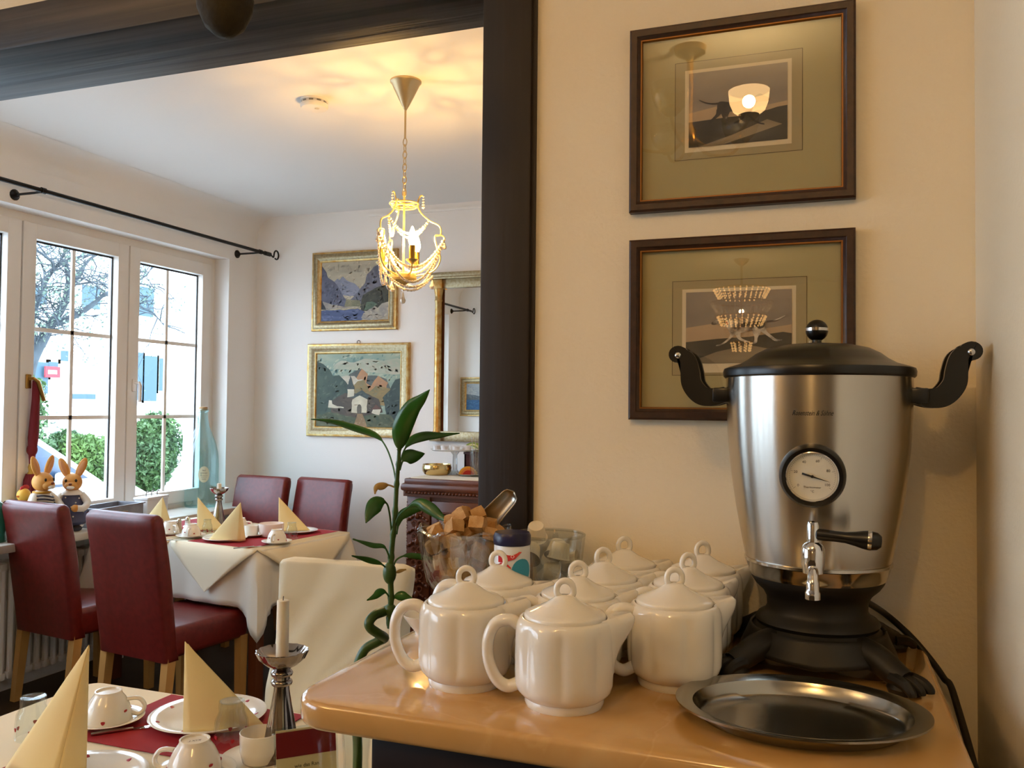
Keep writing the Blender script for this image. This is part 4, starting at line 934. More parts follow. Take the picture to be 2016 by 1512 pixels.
# far setting
def far(px, py, z=None): return on(px, py, FZ if z is None else z)
s1 = far(376, 1058); saucer('white saucer beside the salt and pepper shakers', s1); cup_inv('upturned white cup with red motifs beside the salt and pepper shakers', s1 + Vector((0, 0, .0035)), R(-60))
q1 = far(443, 1063); plate('white plate under the napkin at the front of the window table', q1, False)
napkin('yellow napkin folded upright on the plate at the front of the window table', far(472, 1066, FZ + .007), R(52), h=.185, open_=.80, wl=.165, wr=.05)
s2 = far(545, 1070); saucer('white saucer at the front right corner of the window table', s2); cup_inv('upturned white cup with red motifs on the corner saucer of the window table', s2 + Vector((0, 0, .0035)), R(-75))
q2 = far(585, 1048); plate('white plate under the napkin in front of the chair below the church painting', q2, False)
napkin('yellow napkin folded upright in front of the chair below the church painting', far(548, 1046, FZ + .007), R(-30), h=.175, open_=.45, wl=.10, wr=.16)
q3 = far(402, 1040); plate('white plate under the napkin behind the salt and pepper shakers', q3, False)
napkin('yellow napkin folded upright behind the salt and pepper shakers', far(388, 1044, FZ + .007), R(-30), h=.17, open_=.45, wl=.10, wr=.14)
q4 = far(290, 1045); plate('white plate under the napkin half hidden by a red chair', q4, False)
napkin('yellow napkin folded upright half hidden behind the red chair', far(319, 1044, FZ + .007), R(52), h=.17, open_=.7, wl=.15, wr=.10)
candlestick('silver candlestick standing in the middle of the window table', 'short white candle in the candlestick of the window table', far(430, 1039), 1.05, .05)
tumbler('small glass milk jug beside the corner cup of the window table', far(574, 1061), .030, .08, name='milk_jug')
tumbler('small glass jug beside the candlestick of the window table', far(408, 1052), .026, .075, name='milk_jug')
def shaker(label, loc, top):
    t = thing('shaker', label, 'shaker', loc)
    MB().lathe([(0, 0), (.017, 0), (.017, .004), (.012, .055), (.012, .058), (0, .058)], 8).build('glass', M('shaker_body', '#b6a998', .2, coat=.5) if top else M('shaker_salt', '#dedcd8', .2, coat=.5), t, sharp=20)
    MB().lathe([(.013, .056), (.013, .064), (.008, .073), (0, .075)], 16).build('cap', steel, t)
shaker('glass pepper shaker with steel cap on the window table', far(352, 1050), 1); shaker('glass salt shaker with steel cap on the window table', far(369, 1046), 0)
s3 = far(495, 1056); saucer('white saucer under the sugar pot of the window table', s3); mug('sugar_pot', 'straight white sugar pot in the middle of the window table', s3 + Vector((0, 0, .004)), .036, .052)
mug('serving_bowl', 'larger white bowl with pink tint beside the corner cup', far(534, 1056), .062, .066, M('pink_white_porcelain', '#eee2da', .15, coat=.4))
s4 = far(472, 1045); saucer('white saucer behind the front napkin of the window table', s4); cup_inv('upturned white cup half hidden behind the front napkin', s4 + Vector((0, 0, .0035)), R(10))
s5 = far(334, 1052); saucer('white saucer half hidden behind the red chair', s5); cup_inv('upturned white cup half hidden behind the red chair', s5 + Vector((0, 0, .0035)), R(-20))
knife('knife lying beside the corner saucer of the window table', far(500, 1077), R(60)); 
knife('knife lying beside the saucer near the shakers', far(340, 1064), R(60))
# ------------------------------------------------------------------ slip-covered chair
def slipchair():
    p = atz(662, 1110, .94); t = thing('covered_chair', 'dining chair under a loose cream slipcover beside the near table', 'chair', (p.x + .045, p.y - .27, 0), pi + R(4))
    w = .43
    prof = cr([(-.150, .03, 0), (-.165, .30, 0), (-.19, .50, 0), (-.22, .75, 0), (-.25, .915, 0), (-.27, .945, 0), (-.31, .945, 0), (-.335, .915, 0), (-.325, .75, 0), (-.30, .5, 0), (-.285, .3, 0), (-.28, .03, 0)], 6)
    n = len(prof); xs = [-1, -.97, -.9] + [-.85 + .05 * i for i in range(35)] + [.9, .97, 1]; V = []
    prof = [p_ for k_, p_ in enumerate(cr(prof, 3)) ]; n = len(prof)
    def crease(x, z):
        v_ = 0
        for (xa, za, xb, zb, am) in ((-.20, .80, .13, .50, .007), (-.10, .66, .12, .42, .005), (.02, .55, .17, .38, .004), (-.14, .52, .02, .40, .003)):
            a_, b_, p_ = Vector((xa, za)), Vector((xb, zb)), Vector((x, z)); t_ = max(0, min(1, (p_ - a_).dot(b_ - a_) / (b_ - a_).length_squared)); q_ = a_.lerp(b_, t_)
            v_ += 1.7 * am * math.exp(-((p_ - q_).length / .010) ** 2) * min(1, 5 * t_, 5 * (1 - t_))
        return v_
    for k, x in enumerate(xs):
        e = abs(x); sh = .035 if e == 1 else (.014 if e == .97 else (.004 if e == .9 else 0))
        for j, pq in enumerate(prof):
            mid = -.2 - .09 * pq.y; bulge = .03 * max(0, .6 - pq.y) * e ** 3
            yy = pq.x + (mid - pq.x) * min(1, sh / .06); wv = .004 * sin(pq.y * 17 + x * 6) + .005 * sin((pq.y + x * .33) * 30) * (1 if pq.y < .85 else .3)
            yy += crease(x * w / 2, pq.y) if pq.x > mid else 0
            V.append((x * (w / 2 + bulge + (.010 * sin(pq.y * 14) if e > .95 else 0)), yy + (wv if pq.x > mid else -wv), pq.y - (.02 * sh / .035 if pq.y > .88 else 0)))
    Fc = [[k * n + j, k * n + (j + 1) % n, (k + 1) * n + (j + 1) % n, (k + 1) * n + j] for k in range(len(xs) - 1) for j in range(n)] + [list(range(n)), [(len(xs) - 1) * n + j for j in range(n)][::-1]]
    MB().add(V, Fc).build('back_cover', slip, t, sharp=75)
    sk = MB(); sk.box((0, .02, .40), (w + .01, .44, .16), bev=.03, seg=3)
    def skf(u, v):
        a = 2 * pi * u; q = 4; cx, cy = cos(a), sin(a); k = (abs(cx) ** q + abs(cy) ** q) ** (-1 / q)
        r = 1 + .05 * v + .02 * v * sin(a * 9); return (cx * k * (w / 2) * r, .02 + cy * k * .215 * r, .40 - v * .38)
    sk.grid(skf, 72, 8).build('seat_cover', slip, t, sharp=75)
slipchair()
# ------------------------------------------------------------------ stub of the picture wall by the window
st(MB().b2(WX, -2.55, PY + .0, PB, 0, CZ).build('wall_stub', paint_f))
# ------------------------------------------------------------------ paintings with leaf frames
def painted(layers):
    out = []
    for i, (mt, p) in enumerate(layers):
        p = rough(p) if i else p; out.append((mt, p, i)); out += [(a, b, i + .5) for a, b in strokes(mt, p)]
    return out
def painting(label, c4, Y, layers, fprof, hook=False, face=1, xz=None):
    if xz: x0, x1, z0, z1 = xz
    else:
        P = [aty(x, y, Y) for x, y in c4]
        x0 = (P[0].x + P[3].x) / 2; x1 = (P[1].x + P[2].x) / 2; z1 = (P[0].z + P[1].z) / 2; z0 = (P[2].z + P[3].z) / 2
    w, h = x1 - x0, z1 - z0; print('painting', w, h, x0, z0)
    t = thing('painting', label, 'painting', ((x0 + x1) / 2, Y, (z0 + z1) / 2), 0 if face > 0 else pi)
    outer, cove_, inner = fprof
    MB().frame(w, h, outer).build('outer_moulding', gold, t); MB().frame(w - 2 * outer[-1][0], h - 2 * outer[-1][0], cove_).build('frame_moulding', silverleaf, t)
    k = outer[-1][0] + cove_[-1][0]; MB().frame(w - 2 * k, h - 2 * k, inner).build('inner_slip', gold, t)
    k += inner[-1][0]; art('canvas', w - 2 * k + .006, h - 2 * k + .006, painted(layers), t, -.008)
    if hook: MB().tube([(.012 * cos(a), -.004, h / 2 + .008 + .012 * sin(a)) for a in [2 * pi * i / 16 for i in range(16)]], .002, 6, closed=True).build('hanging_ring', iron, t)
    return t
def rough(poly, amp=.010, n=5):
    out = []; k = len(poly)
    for i in range(k):
        (x0, y0), (x1, y1) = poly[i], poly[(i + 1) % k]; L_ = math.hypot(x1 - x0, y1 - y0); m_ = max(1, int(L_ * 26))
        for j in range(m_):
            t = j / m_; e_ = amp * min(1, L_ * 3) if 0 < j else amp * .3; px_ = x0 + (x1 - x0) * t; py_ = y0 + (y1 - y0) * t
            if 0 < px_ < 1 and 0 < py_ < 1: px_ = min(1, max(0, px_ + random.uniform(-e_, e_))); py_ = min(1, max(0, py_ + random.uniform(-e_, e_)))
            out.append((px_, py_))
    return out
PMV = {}
def pm(n, a, b, sc=8, st_=None):
    mt = M('paint_' + n, a, .6, mix=b, scale=sc, stretch=st_, bump=.1, bscale=60)
    def mixh(h, g, f): return '#' + ''.join('%02x' % int(int(h[i:i + 2], 16) * (1 - f) + int(g[i:i + 2], 16) * f) for i in (1, 3, 5))
    PMV[mt.name] = [M('paint_' + n + '_light', mixh(b, '#f4ead2', .07), .6), M('paint_' + n + '_deep', mixh(a, '#15181a', .08), .6), M('paint_' + n + '_half', mixh(a, b, .5), .6)]
    return mt
def inside(p, poly):
    c = False; j = len(poly) - 1
    for i in range(len(poly)):
        (xi, yi), (xj, yj) = poly[i], poly[j]
        if (yi > p[1]) != (yj > p[1]) and p[0] < (xj - xi) * (p[1] - yi) / (yj - yi) + xi: c = not c
        j = i
    return c
def strokes(mt, poly):
    # short brush strokes of neighbouring tones over one painted area
    xs = [p[0] for p in poly]; ys = [p[1] for p in poly]; w, h = max(xs) - min(xs), max(ys) - min(ys); out = []
    for _ in range(int(30 + 420 * w * h)):
        c = (random.uniform(min(xs), max(xs)), random.uniform(min(ys), max(ys))); l = random.uniform(.012, .035) * min(1, 1.2 * (w + h)); t = l * random.uniform(.3, .55); a = random.gauss(0, .5) + (0 if w > h else .9)
        q = [(c[0] + l * cos(a) * i - t * sin(a) * j, c[1] + l * sin(a) * i + t * cos(a) * j) for i, j in ((-1, -.4), (-.3, -1), (.8, -.7), (1, .3), (.2, 1), (-.8, .6))]
        if all(inside(p, poly) for p in q): out.append((random.choice(PMV[mt.name]), q))
    return out
ridge = lambda pts: [(0, 0), (1, 0)] + pts[::-1]
fjord = [(pm('dusk_sky', '#a39c8a', '#bcb29b', 5, (.5, 1, 2)), FULL), (pm('far_peak', '#7d8294', '#8e90a0'), [(.15, .45), (.15, .62), (.24, .72), (.27, .69), (.32, .75), (.38, .68), (.5, .62), (.6, .5), (.6, .4)]),
         (pm('left_cliff', '#4d5062', '#63657a', 10), [(0, .24), (0, .95), (.06, .86), (.1, .74), (.2, .66), (.27, .55), (.33, .42), (.42, .30), (.42, .24)]),
         (pm('right_cliff', '#5c5f6c', '#747482', 10), [(.42, .34), (.55, .48), (.65, .62), (.68, .76), (.78, .88), (1, 1), (1, .2), (.5, .28)]),
         (pm('right_wood', '#33342c', '#4a4a3a', 14), [(.58, .22), (.62, .42), (.78, .52), (1, .62), (1, .15), (.62, .15)]),
         (pm('meadow', '#6f7058', '#8a8568', 12), [(.35, .24), (.38, .36), (.58, .33), (.6, .24)]),
         (pm('dark_bank', '#26262c', '#3a3a40', 12), [(0, .2), (0, .36), (.08, .30), (.11, .2)]), (pm('scree', '#8b8580', '#a39a8c', 14), [(.02, .34), (.12, .30), (.3, .25), (.45, .22), (.2, .2), (.08, .2)]),
         (pm('lake', '#3d4a70', '#56628a', 10, (.4, 1, 3)), [(0, 0), (0, .20), (.55, .20), (.7, .12), (.6, 0)]), (pm('shore', '#a49b80', '#bcb296', 20), [(0, .185), (0, .205), (.6, .215), (.6, .195)]),
         (pm('boulder', '#8d8a86', '#b0a898', 20), [(.60, .04), (.64, .12), (.72, .18), (.78, .25), (.84, .20), (.90, .27), (1, .3), (1, .08), (.85, .0), (.7, 0)]), (pm('shrub', '#4d6152', '#62765f', 20), [(.64, .16), (.68, .3), (.76, .31), (.84, .26), (.76, .2)])]
alps = [(pm('teal_sky', '#6f9088', '#aab39c', 5, (.5, 1, 1.6)), FULL), (pm('cloud', '#b9b6a2', '#9fa894', 7, (.5, 1, 2)), smooth2([(.2, .80), (.3, .9), (.45, .88), (.6, .93), (.8, .9), (1, .92), (1, .72), (.7, .74), (.4, .78)])),
        (pm('dark_peak', '#4d5450', '#5f6660'), [(.36, .58), (.40, .72), (.54, .79), (.62, .70), (.72, .70), (.84, .65), (.9, .5)]), (pm('glow_peak', '#c08e5e', '#a87f5c', 10), [(.48, .66), (.55, .79), (.62, .72), (.60, .60), (.66, .56), (.74, .70), (.78, .66), (.86, .60), (.8, .4), (.5, .45)]),
        (pm('snow', '#cfc8b4', '#b3ab98', 10), [(.30, .68), (.36, .70), (.46, .69), (.5, .64), (.56, .65), (.54, .5), (.40, .55)]), (pm('foot_hill', '#98804f', '#7b7350', 12), [(.40, .5), (.5, .62), (.58, .64), (.64, .48), (.72, .56), (.9, .52), (.9, .3), (.4, .3)]),
        (pm('left_slope', '#33453e', '#46584a', 9), [(0, 0), (0, .90), (.08, .86), (.16, .78), (.2, .70), (.28, .70), (.36, .62), (.42, .5), (.4, .2), (.3, 0)]), (pm('right_slope', '#2f3f3d', '#40504a', 9), [(1, 0), (1, .66), (.94, .64), (.88, .5), (.80, .4), (.84, .2), (.8, 0)]),
        (pm('valley', '#45523c', '#5e6348', 12), [(0, 0), (1, 0), (.9, .16), (.6, .2), (.3, .22), (0, .15)]), (pm('village_dark', '#463f36', '#584c3e', 10), [(.18, .2), (.2, .36), (.35, .46), (.6, .46), (.75, .38), (.8, .2), (.5, .12)]),
        (pm('path', '#8a6f4c', '#9b8160', 12), [(.46, 0), (.50, .18), (.56, .18), (.62, 0)]),
        (pm('church_roof', '#3a4644', '#4a5552', 12), [(.40, .40), (.55, .50), (.64, .42), (.6, .36)]), (pm('church', '#d6cfb6', '#bdb69e', 12), [(.43, .19), (.44, .37), (.53, .43), (.62, .37), (.61, .19)]),
        (pm('tower', '#d9d2ba', '#c4bda6', 12), [(.38, .40), (.38, .52), (.46, .52), (.46, .42)]), (pm('spire', '#3a4644', '#4a5552', 12), [(.37, .51), (.41, .70), (.47, .51)]), (pm('door', '#5b564a', '#6a6456', 12), smooth2([(.50, .19), (.50, .27), (.525, .31), (.55, .27), (.55, .19)], 2)),
        (pm('house', '#d9d3be', '#c6bfa8', 12), [(.15, .26), (.16, .36), (.19, .36), (.20, .31), (.26, .28), (.34, .27), (.34, .25)]), (pm('cottage', '#d9d3be', '#c6bfa8', 12), [(.67, .19), (.69, .25), (.78, .24), (.76, .16)]), (pm('cottage_roof', '#5e3f34', '#6d4a3c', 12), [(.67, .24), (.72, .31), (.79, .24)])]
FP = ([(0, 0), (0, .022), (.004, .026), (.012, .026)], [(0, .026), (.014, .034), (.030, .032), (.040, .022), (.046, .018)], [(0, .018), (.006, .016), (.010, .010), (.012, .007)])
FP2 = ([(0, 0), (0, .020), (.006, .028), (.016, .03)], [(0, .03), (.012, .030), (.026, .020), (.040, .016), (.044, .018)], [(0, .018), (.004, .018), (.009, .011), (.012, .007)])
painting('fjord landscape painting in a worn gold frame, hung above the church painting', [(620, 500), (786, 489), (783, 650), (615, 652)], FY, fjord, FP)
painting('village church painting in a worn silver frame below the fjord landscape', [(609, 678), (809, 674), (806, 861), (606, 860)], FY, alps, FP2, hook=True)
sea = [(pm('sea_sky', '#8d98a0', '#b0b4b2', 6), FULL), (pm('sea_hills', '#4f5c66', '#66727a', 9), [(0, .3), (0, .55), (.2, .62), (.5, .5), (1, .6), (1, .3)]), (pm('sea', '#2e5a86', '#3f6f9a', 9, (.4, 1, 3)), [(0, 0), (1, 0), (1, .38), (0, .38)])]
painting('blue lake painting in a gold frame on the wall stub beside the window', None, PB, sea, FP, face=-1, xz=(-3.77, -3.17, 1.32, 1.745))
# ------------------------------------------------------------------ column mirror
def mirror():
    a, b = aty(856, 540, FY), aty(858, 868, FY); w, h = .98, a.z - b.z; cx = a.x + w / 2
    t = thing('wall_mirror', 'tall mirror in a gilt frame with fluted side columns above the carved dresser', 'mirror', (cx, FY, b.z))
    MB().b2(-w / 2 + .03, w / 2 - .03, -.012, 0, 0, h).build('backboard', walnut, t)
    MB().add([(-w / 2 + .085, -.0225, .06), (w / 2 - .085, -.0225, .06), (w / 2 - .085, -.0225, h - .09), (-w / 2 + .085, -.0225, h - .09)], [[0, 1, 2, 3]]).build('mirror_glass', M('mirror_silver', '#f2f6f6', .0, metal=1), t)
    for sx in (-1, 1):
        MB().lathe([(.032, 0), (.032, .03), (.025, .04), (.024, h - .22), (.027, h - .215), (.027, h - .205), (.024, h - .2), (.026, h - .17), (.033, h - .13), (0, h - .13)], 40, loc=(sx * (w / 2 - .045), -.03, .03), rf=lambda a, j, r, z: r * (1 - .05 * abs(sin(8 * a))) if .04 < z < h - .22 else r).build('column', gold, t)
        MB().b2(sx * (w / 2 - .045) - .037, sx * (w / 2 - .045) + .037, -.066, 0, h - .105, h - .045, bev=.004).build('capital', gold, t)
        MB().b2(sx * (w / 2 - .045) - .04, sx * (w / 2 - .045) + .04, -.068, 0, 0, .045, bev=.004).build('plinth', silverleaf, t)
    MB().b2(-w / 2 + .05, w / 2 - .05, -.045, 0, h - .1, h - .03, bev=.004).build('frieze', silverleaf, t)
    MB().b2(-w / 2 - .03, w / 2 + .03, -.085, 0, h - .045, h - .03, bev=.003).b2(-w / 2 - .015, w / 2 + .015, -.07, 0, h - .032, h, bev=.004).build('cornice', silverleaf, t)
    MB().b2(-w / 2 + .06, w / 2 - .06, -.045, 0, .0, .065, bev=.005).build('bottom_rail', silverleaf, t)
mirror()
# ------------------------------------------------------------------ carved dresser
DZ = 1.005
def dresser():
    a = aty(797, 945, 4.50); w = 1.3; x0 = a.x; d = FY - 4.50
    t = thing('carved_dresser', 'carved dark walnut dresser below the gilt mirror', 'dresser', (x0 + w / 2, FY - d / 2 - .012, 0))
    hw, hd = w / 2, d / 2
    MB().b2(-hw, hw, -hd, hd, DZ - .035, DZ - .003, bev=.008).build('top', walnut, t)
    MB().b2(-hw - .018, hw + .018, -hd - .018, hd, DZ - .075, DZ - .03, bev=.016).build('moulding', walnut, t)
    dn = MB()
    for i in range(60): dn.ell((-hw + .02 + i * (w - .04) / 59, -hd - .012, DZ - .082), (.010, .010, .008), seg=8, rings=5)
    dn.b2(-hw, hw, -hd - .004, hd, DZ - .105, DZ - .07).build('beaded_cornice', walnut, t)
    MB().b2(-hw + .03, hw - .03, -hd + .03, hd, .06, DZ - .1).build('body', walnut, t)
    MB().b2(-hw, hw, -hd, hd, 0, .08, bev=.008).build('plinth', walnut, t)
    random.seed(3)
    for sx in (-1, 1):
        MB().b2(sx * (hw - .09) - .075, sx * (hw - .09) + .075, -hd + .008, -hd + .05, .08, DZ - .1, bev=.008).build('pilaster', walnut, t)
        cv = MB()
        z = DZ - .14
        while z > .12:
            for q in (-1, 1):
                for k in range(3):
                    p = (sx * (hw - .09) + q * (.02 + .02 * k), -hd + .004, z - .012 * k)
                    cv.ell(p, (.013, .012, .009), seg=8, rings=6, xf=Matrix.Rotation(q * .7, 4, 'Y'))
                cv.tube([(sx * (hw - .09) + q * (.018 + .016 * cos(b_)), -hd - .002, z - .045 + .016 * sin(b_)) for b_ in [2 * pi * i / 10 for i in range(10)]], .005, 6, closed=True)
            cv.ell((sx * (hw - .09), -hd - .004, z), (.014, .016, .02), seg=8, rings=6)
            for q in range(4): cv.ell((sx * (hw - .022), -hd + .02, z - q * .02), (.011, .014, .009), seg=8, rings=5)
            z -= .075
        cv.build('carving', walnut, t)
    for s in (-1, 0, 1):
        cx = s * (w - .34) / 3; dw = (w - .36) / 3
        dr = MB().b2(cx - dw / 2, cx + dw / 2, -hd + .012, -hd + .035, .1, DZ - .13, bev=.004).b2(cx - dw / 2 + .05, cx + dw / 2 - .05, -hd + .004, -hd + .02, .16, DZ - .21, bev=.006).build('door', walnut, t)
        bd = MB()
        for i in range(24):
            for zz in (DZ - .195, .145): bd.ell((cx - dw / 2 + .05 + i * (dw - .1) / 23, -hd + .008, zz), (.007, .008, .008), seg=6, rings=4)
        for i in range(46):
            for q in (-1, 1): bd.ell((cx + q * (dw / 2 - .04), -hd + .008, .15 + i * (DZ - .35) / 45), (.008, .008, .007), seg=6, rings=4)
        bd.build('beading', walnut, dr); MB().ell((cx + dw / 2 - .02, -hd + .004, .55), .01).build('knob', brass, dr)
    return x0
DX0 = dresser()
o = MB().b2(DX0 + .03, DX0 + 1.26, 4.515, 5.06, DZ - .003, DZ + .001).build('dresser_cloth', cream2); tag(o, 'white cloth runner lying on top of the carved dresser', 'runner')
DZT = DZ + .001
def ond(px, py): p = atz(px, py, DZT); return Vector((p.x, p.y, DZT))
b_ = ond(860, 935); t = thing('brass_bowl', 'low round brass bowl on the carved dresser', 'bowl', b_)
MB().lathe([(0, 0), (.06, 0), (.075, .006), (.088, .025), (.090, .045), (.086, .062), (.088, .066), (.084, .066), (.082, .05), (.084, .03), (.07, .012), (0, .008)], 48).build('shell', M('pale_brass', '#d8bf86', .16, metal=1), t)
cs = ond(888, 930); cs.x = ray(890, 890).x / ray(890, 890).y * 4.82 + .02; cs.y = 4.82
t = thing('cake_stand', 'glass cake stand carrying small tubs on the carved dresser', 'cake stand', cs)
stg = thin_glass('frosty_glass', '#eef2f4', .25)
hz = .155
MB().lathe([(0, 0), (.07, 0), (.07, .005), (.03, .015), (.016, .03), (.014, .12), (.03, .142), (0, .145)], 32).build('foot', stg, t); MB().lathe([(0, hz - .012), (.14, hz - .008), (.15, hz), (.148, hz + .002), (.138, hz - .003), (0, hz - .005)], 56).build('plate', M('pale_glass', '#dfe3e6', .15, coat=.5), t)
tubm = M('tub_plastic', '#e4e2e2', .4)
for k, (dx, dy) in enumerate(((-.085, -.08), (-.02, -.11), (.05, -.10), (.105, -.05), (-.11, -.02), (.0, -.03), (.06, .02))):
    u = thing('tub', 'small white portion tub on the glass cake stand', 'tub', cs + Vector((dx, dy, hz - .003)), group='portion tubs on the cake stand')
    MB().lathe([(0, 0), (.021, 0), (.0235, .024), (.0255, .024), (.0255, .0265), (0, .0265)], 24).build('cup', tubm, u)
def slice_(label, loc, cols, rz):
    t = thing('fruit_slice_ornament', label, 'ornament', loc, rz)
    for i, (r, mt) in enumerate(cols):
        MB().prism([(r * cos(a), r * .95 * sin(a) + .0) for a in [pi * j / 16 for j in range(17)]], lambda a, b, q: (a, q, b), -.012 - .001 * i, .012 + .001 * i).build('ring', mt, t)
gr = M('melon_green', '#7c8f34', .5); lg = M('melon_pale', '#cfc98a', .5); og = M('melon_orange', '#d9803a', .5); yl = M('fruit_yellow', '#e0a02e', .5); rd = M('fruit_red', '#b3261e', .5)
f1 = cs + Vector((-.02, .10, 0)); f2 = cs + Vector((.09, .10, 0))
u = thing('wooden_caddy', 'dark reddish wooden box behind the cake stand', 'box', cs + Vector((.20, .135, 0)))
MB().b2(-.17, .17, -.06, .06, 0, .012).b2(-.17, .17, -.06, -.05, 0, .122).b2(-.17, .17, .05, .06, 0, .122).b2(-.17, -.16, -.06, .06, 0, .122).b2(.16, .17, -.06, .06, 0, .122).build('case', M('red_brown_wood', '#4a1510', .4, mix='#5d2016', scale=12), u)
MB().b2(-.175, .175, -.065, .065, .122, .136, bev=.003).build('lid', M('red_brown_wood', '#4a1510', .4), u)
slice_('green striped half slice ornament behind the cake stand tubs', cs + Vector((.065, .135, .136)), [(.062, gr), (.052, lg), (.042, gr), (.032, lg), (.02, og)], .1)
slice_('yellow and red half slice ornament beside the green one', cs + Vector((.165, .135, .136)), [(.075, rd), (.062, yl), (.04, og)], 1.25)
slice_('orange half slice ornament standing under the cake stand', cs + Vector((.10, -.03, 0)), [(.058, yl), (.048, og), (.035, rd)], .5)
pj = ond(925, 937); t = thing('saucer_dish', 'flat silver dish beside the brass bowl on the dresser', 'dish', pj)
MB().lathe([(0, 0), (.05, 0), (.085, .012), (.083, .014), (.05, .004), (0, .003)], 40).build('disc', steel, t)
t = thing('cutlery_glass', 'tall glass holding cutlery on the carved dresser', 'glass', cs + Vector((.185, -.10, 0)))
MB().lathe([(0, 0), (.035, 0), (.038, .004), (.042, .18), (.040, .18), (.036, .008), (0, .006)], 32).build('glass', clear, t)
for k in range(4): a = k * 1.6; MB().tube([(.012 * cos(a), .012 * sin(a), .012), (.028 * cos(a), .028 * sin(a), .19), (.034 * cos(a), .034 * sin(a), .235)], [.003, .003, .008], 8, flat=.4).build('cutlery', steel, t)
# ------------------------------------------------------------------ things on the window sill
def ons(px, py): p = atz(px, py, SILL); return Vector((p.x, p.y, SILL))
def inx(px, X): r = ray(px, 900); k = X / r.x; return Vector((X, r.y * k, SILL))
def bottle():
    p = inx(398, WX - .02); t = thing('glass_demijohn', 'tall pale blue glass bottle with paper label on the sill', 'bottle', p)
    bl = thin_glass('blue_glass', '#dcf1f2', .10)
    MB().lathe([(0, .012), (.08, .002), (.098, .0), (.104, .012), (.105, .05), (.104, .28), (.100, .34), (.085, .41), (.062, .47), (.042, .52), (.033, .57), (.030, .61), (.036, .615), (.036, .63), (.030, .635), (.026, .635)], 48).build('shell', bl, t)
    MB().lathe([(.026, .636), (.028, .625), (.028, .648), (0, .65)], 20).build('cork', M('cork', '#b99a72', .8), t)
    lb = MB(); rr = .1055; a0 = math.atan2(CO.y - p.y, CO.x - p.x) + .12
    pts = [(.035 * cos(b), .052 * sin(b) + .215) for b in [2 * pi * i / 24 for i in range(24)]]
    V = [(rr * cos(a0), rr * sin(a0), .215)] + [(rr * cos(a0 + x / rr), rr * sin(a0 + x / rr), z) for x, z in pts]
    lb.add(V, [[0, i + 1, (i + 1) % 24 + 1] for i in range(24)]).build('paper_label', M('label_paper', '#d7dcc0', .7), t)
    pr = MB(); rq = .1062
    for tx, z, sz in (('Bad', .237, .013), ('Driburger', .221, .011), ('Mineralbrunnen', .205, .007), ('natürlich rein', .195, .0065), ('Quelle', .182, .009)):
        V, Fc = text_geo(tx, sz); pr.add([(rq * cos(a0 + v.x / rq), rq * sin(a0 + v.x / rq), v.y + z) for v in V], Fc)
    pr.build('label_print', M('label_ink', '#4d5a4a', .7), t)
bottle()
ora = M('bunny_orange', '#d08a34', .6, mix='#e0a556', scale=14); ora2 = M('bunny_inner_ear', '#d99a62', .6); blu = M('bunny_blue', '#4c5272', .6); whi = M('bunny_white', '#ece8de', .6)
def bunny(label, p, rz, s, kind):
    t = thing('bunny_figurine', label, 'figurine', p, rz); t.scale = (s, s, s)       # faces -Y
    body = blu if kind else whi
    P = [(0, .03), (.055, .03), (.075, .045), (.070, .075), (.058, .12), (.048, .16), (.036, .185), (.028, .195), (0, .2)]
    MB().lathe(P, 32, rf=lambda a, j, r, z: r * (1 - .12 * abs(sin(a)) + .0)).build('dress', body, t)
    d = MB()
    if kind:
        for k in range(26):
            a = k * 2.4; z = .05 + .13 * ((k * 7) % 26) / 26; r = .0755 - .25 * max(0, z - .06)
            d.ell((r * cos(a), r * sin(a) * .95, z), .004, seg=7, rings=5)
        d.build('white_dots', whi, t)
        MB().lathe([(.030, .182), (.05, .176), (.045, .188), (.028, .2), (0, .2)], 24).build('collar', whi, t)
    else:
        for k in range(9):
            z = .05 + k * .015; r = .077 - .26 * max(0, z - .06); d.tube([(r * cos(a) * 1.0, r * sin(a) * .95, z + .006 * sin(2 * a)) for a in [2 * pi * i / 24 for i in range(24)]], .0035, 6, closed=True)
        d.build('navy_stripes', M('bunny_navy', '#23263e', .6), t)
        MB().tube([(.034 * cos(a), .034 * sin(a), .188) for a in [2 * pi * i / 20 for i in range(20)]], .006, 8, closed=True).build('scarf', M('bunny_mustard', '#b88a2c', .6), t)
    MB().ell((-.025, -.02, .015), (.026, .036, .018)).ell((.025, -.02, .015), (.026, .036, .018)).build('shoes', M('bunny_shoes', '#2a2a38', .6), t)
    MB().b2(-.05, .05, -.03, .04, .014, .035, bev=.008).build('hem', whi, t)
    for q in (-1, 1):
        MB().tube(cr([(q * .04, -.0, .175), (q * .07, -.02, .14), (q * .06, -.055, .115), (q * .032, -.075, .115)], 5), [.018] * 6 + [.016] * 10, 10).build('sleeve', whi if kind else body, t)
        MB().ell((q * .026, -.078, .116), (.018, .015, .018)).build('paw', ora, t)
    h = MB().ell((0, -.004, .235), (.045, .046, .044), seg=20, rings=14).ell((0, -.036, .222), (.030, .026, .022), seg=16, rings=10).build('head', ora, t)
    for q in (-1, 1):
        X = Matrix.Rotation(q * .38, 4, 'Y')
        MB().ell((q * .038, .0, .305), (.020, .010, .052), seg=14, rings=12, xf=X).build('ear', ora, h); MB().ell((q * .039, -.006, .304), (.012, .006, .040), seg=12, rings=10, xf=X).build('inner_ear', ora2, h)
        MB().ell((q * .022, -.044, .246), (.006, .004, .0075), seg=10, rings=8).build('eye', blackmatt, h)
    MB().ell((0, -.062, .230), (.008, .006, .006), seg=10, rings=8).build('nose', M('bunny_nose', '#7a3a22', .5), h); MB().ell((0, -.055, .214), (.018, .012, .010), seg=12, rings=8).build('muzzle', whi, h)
    return t
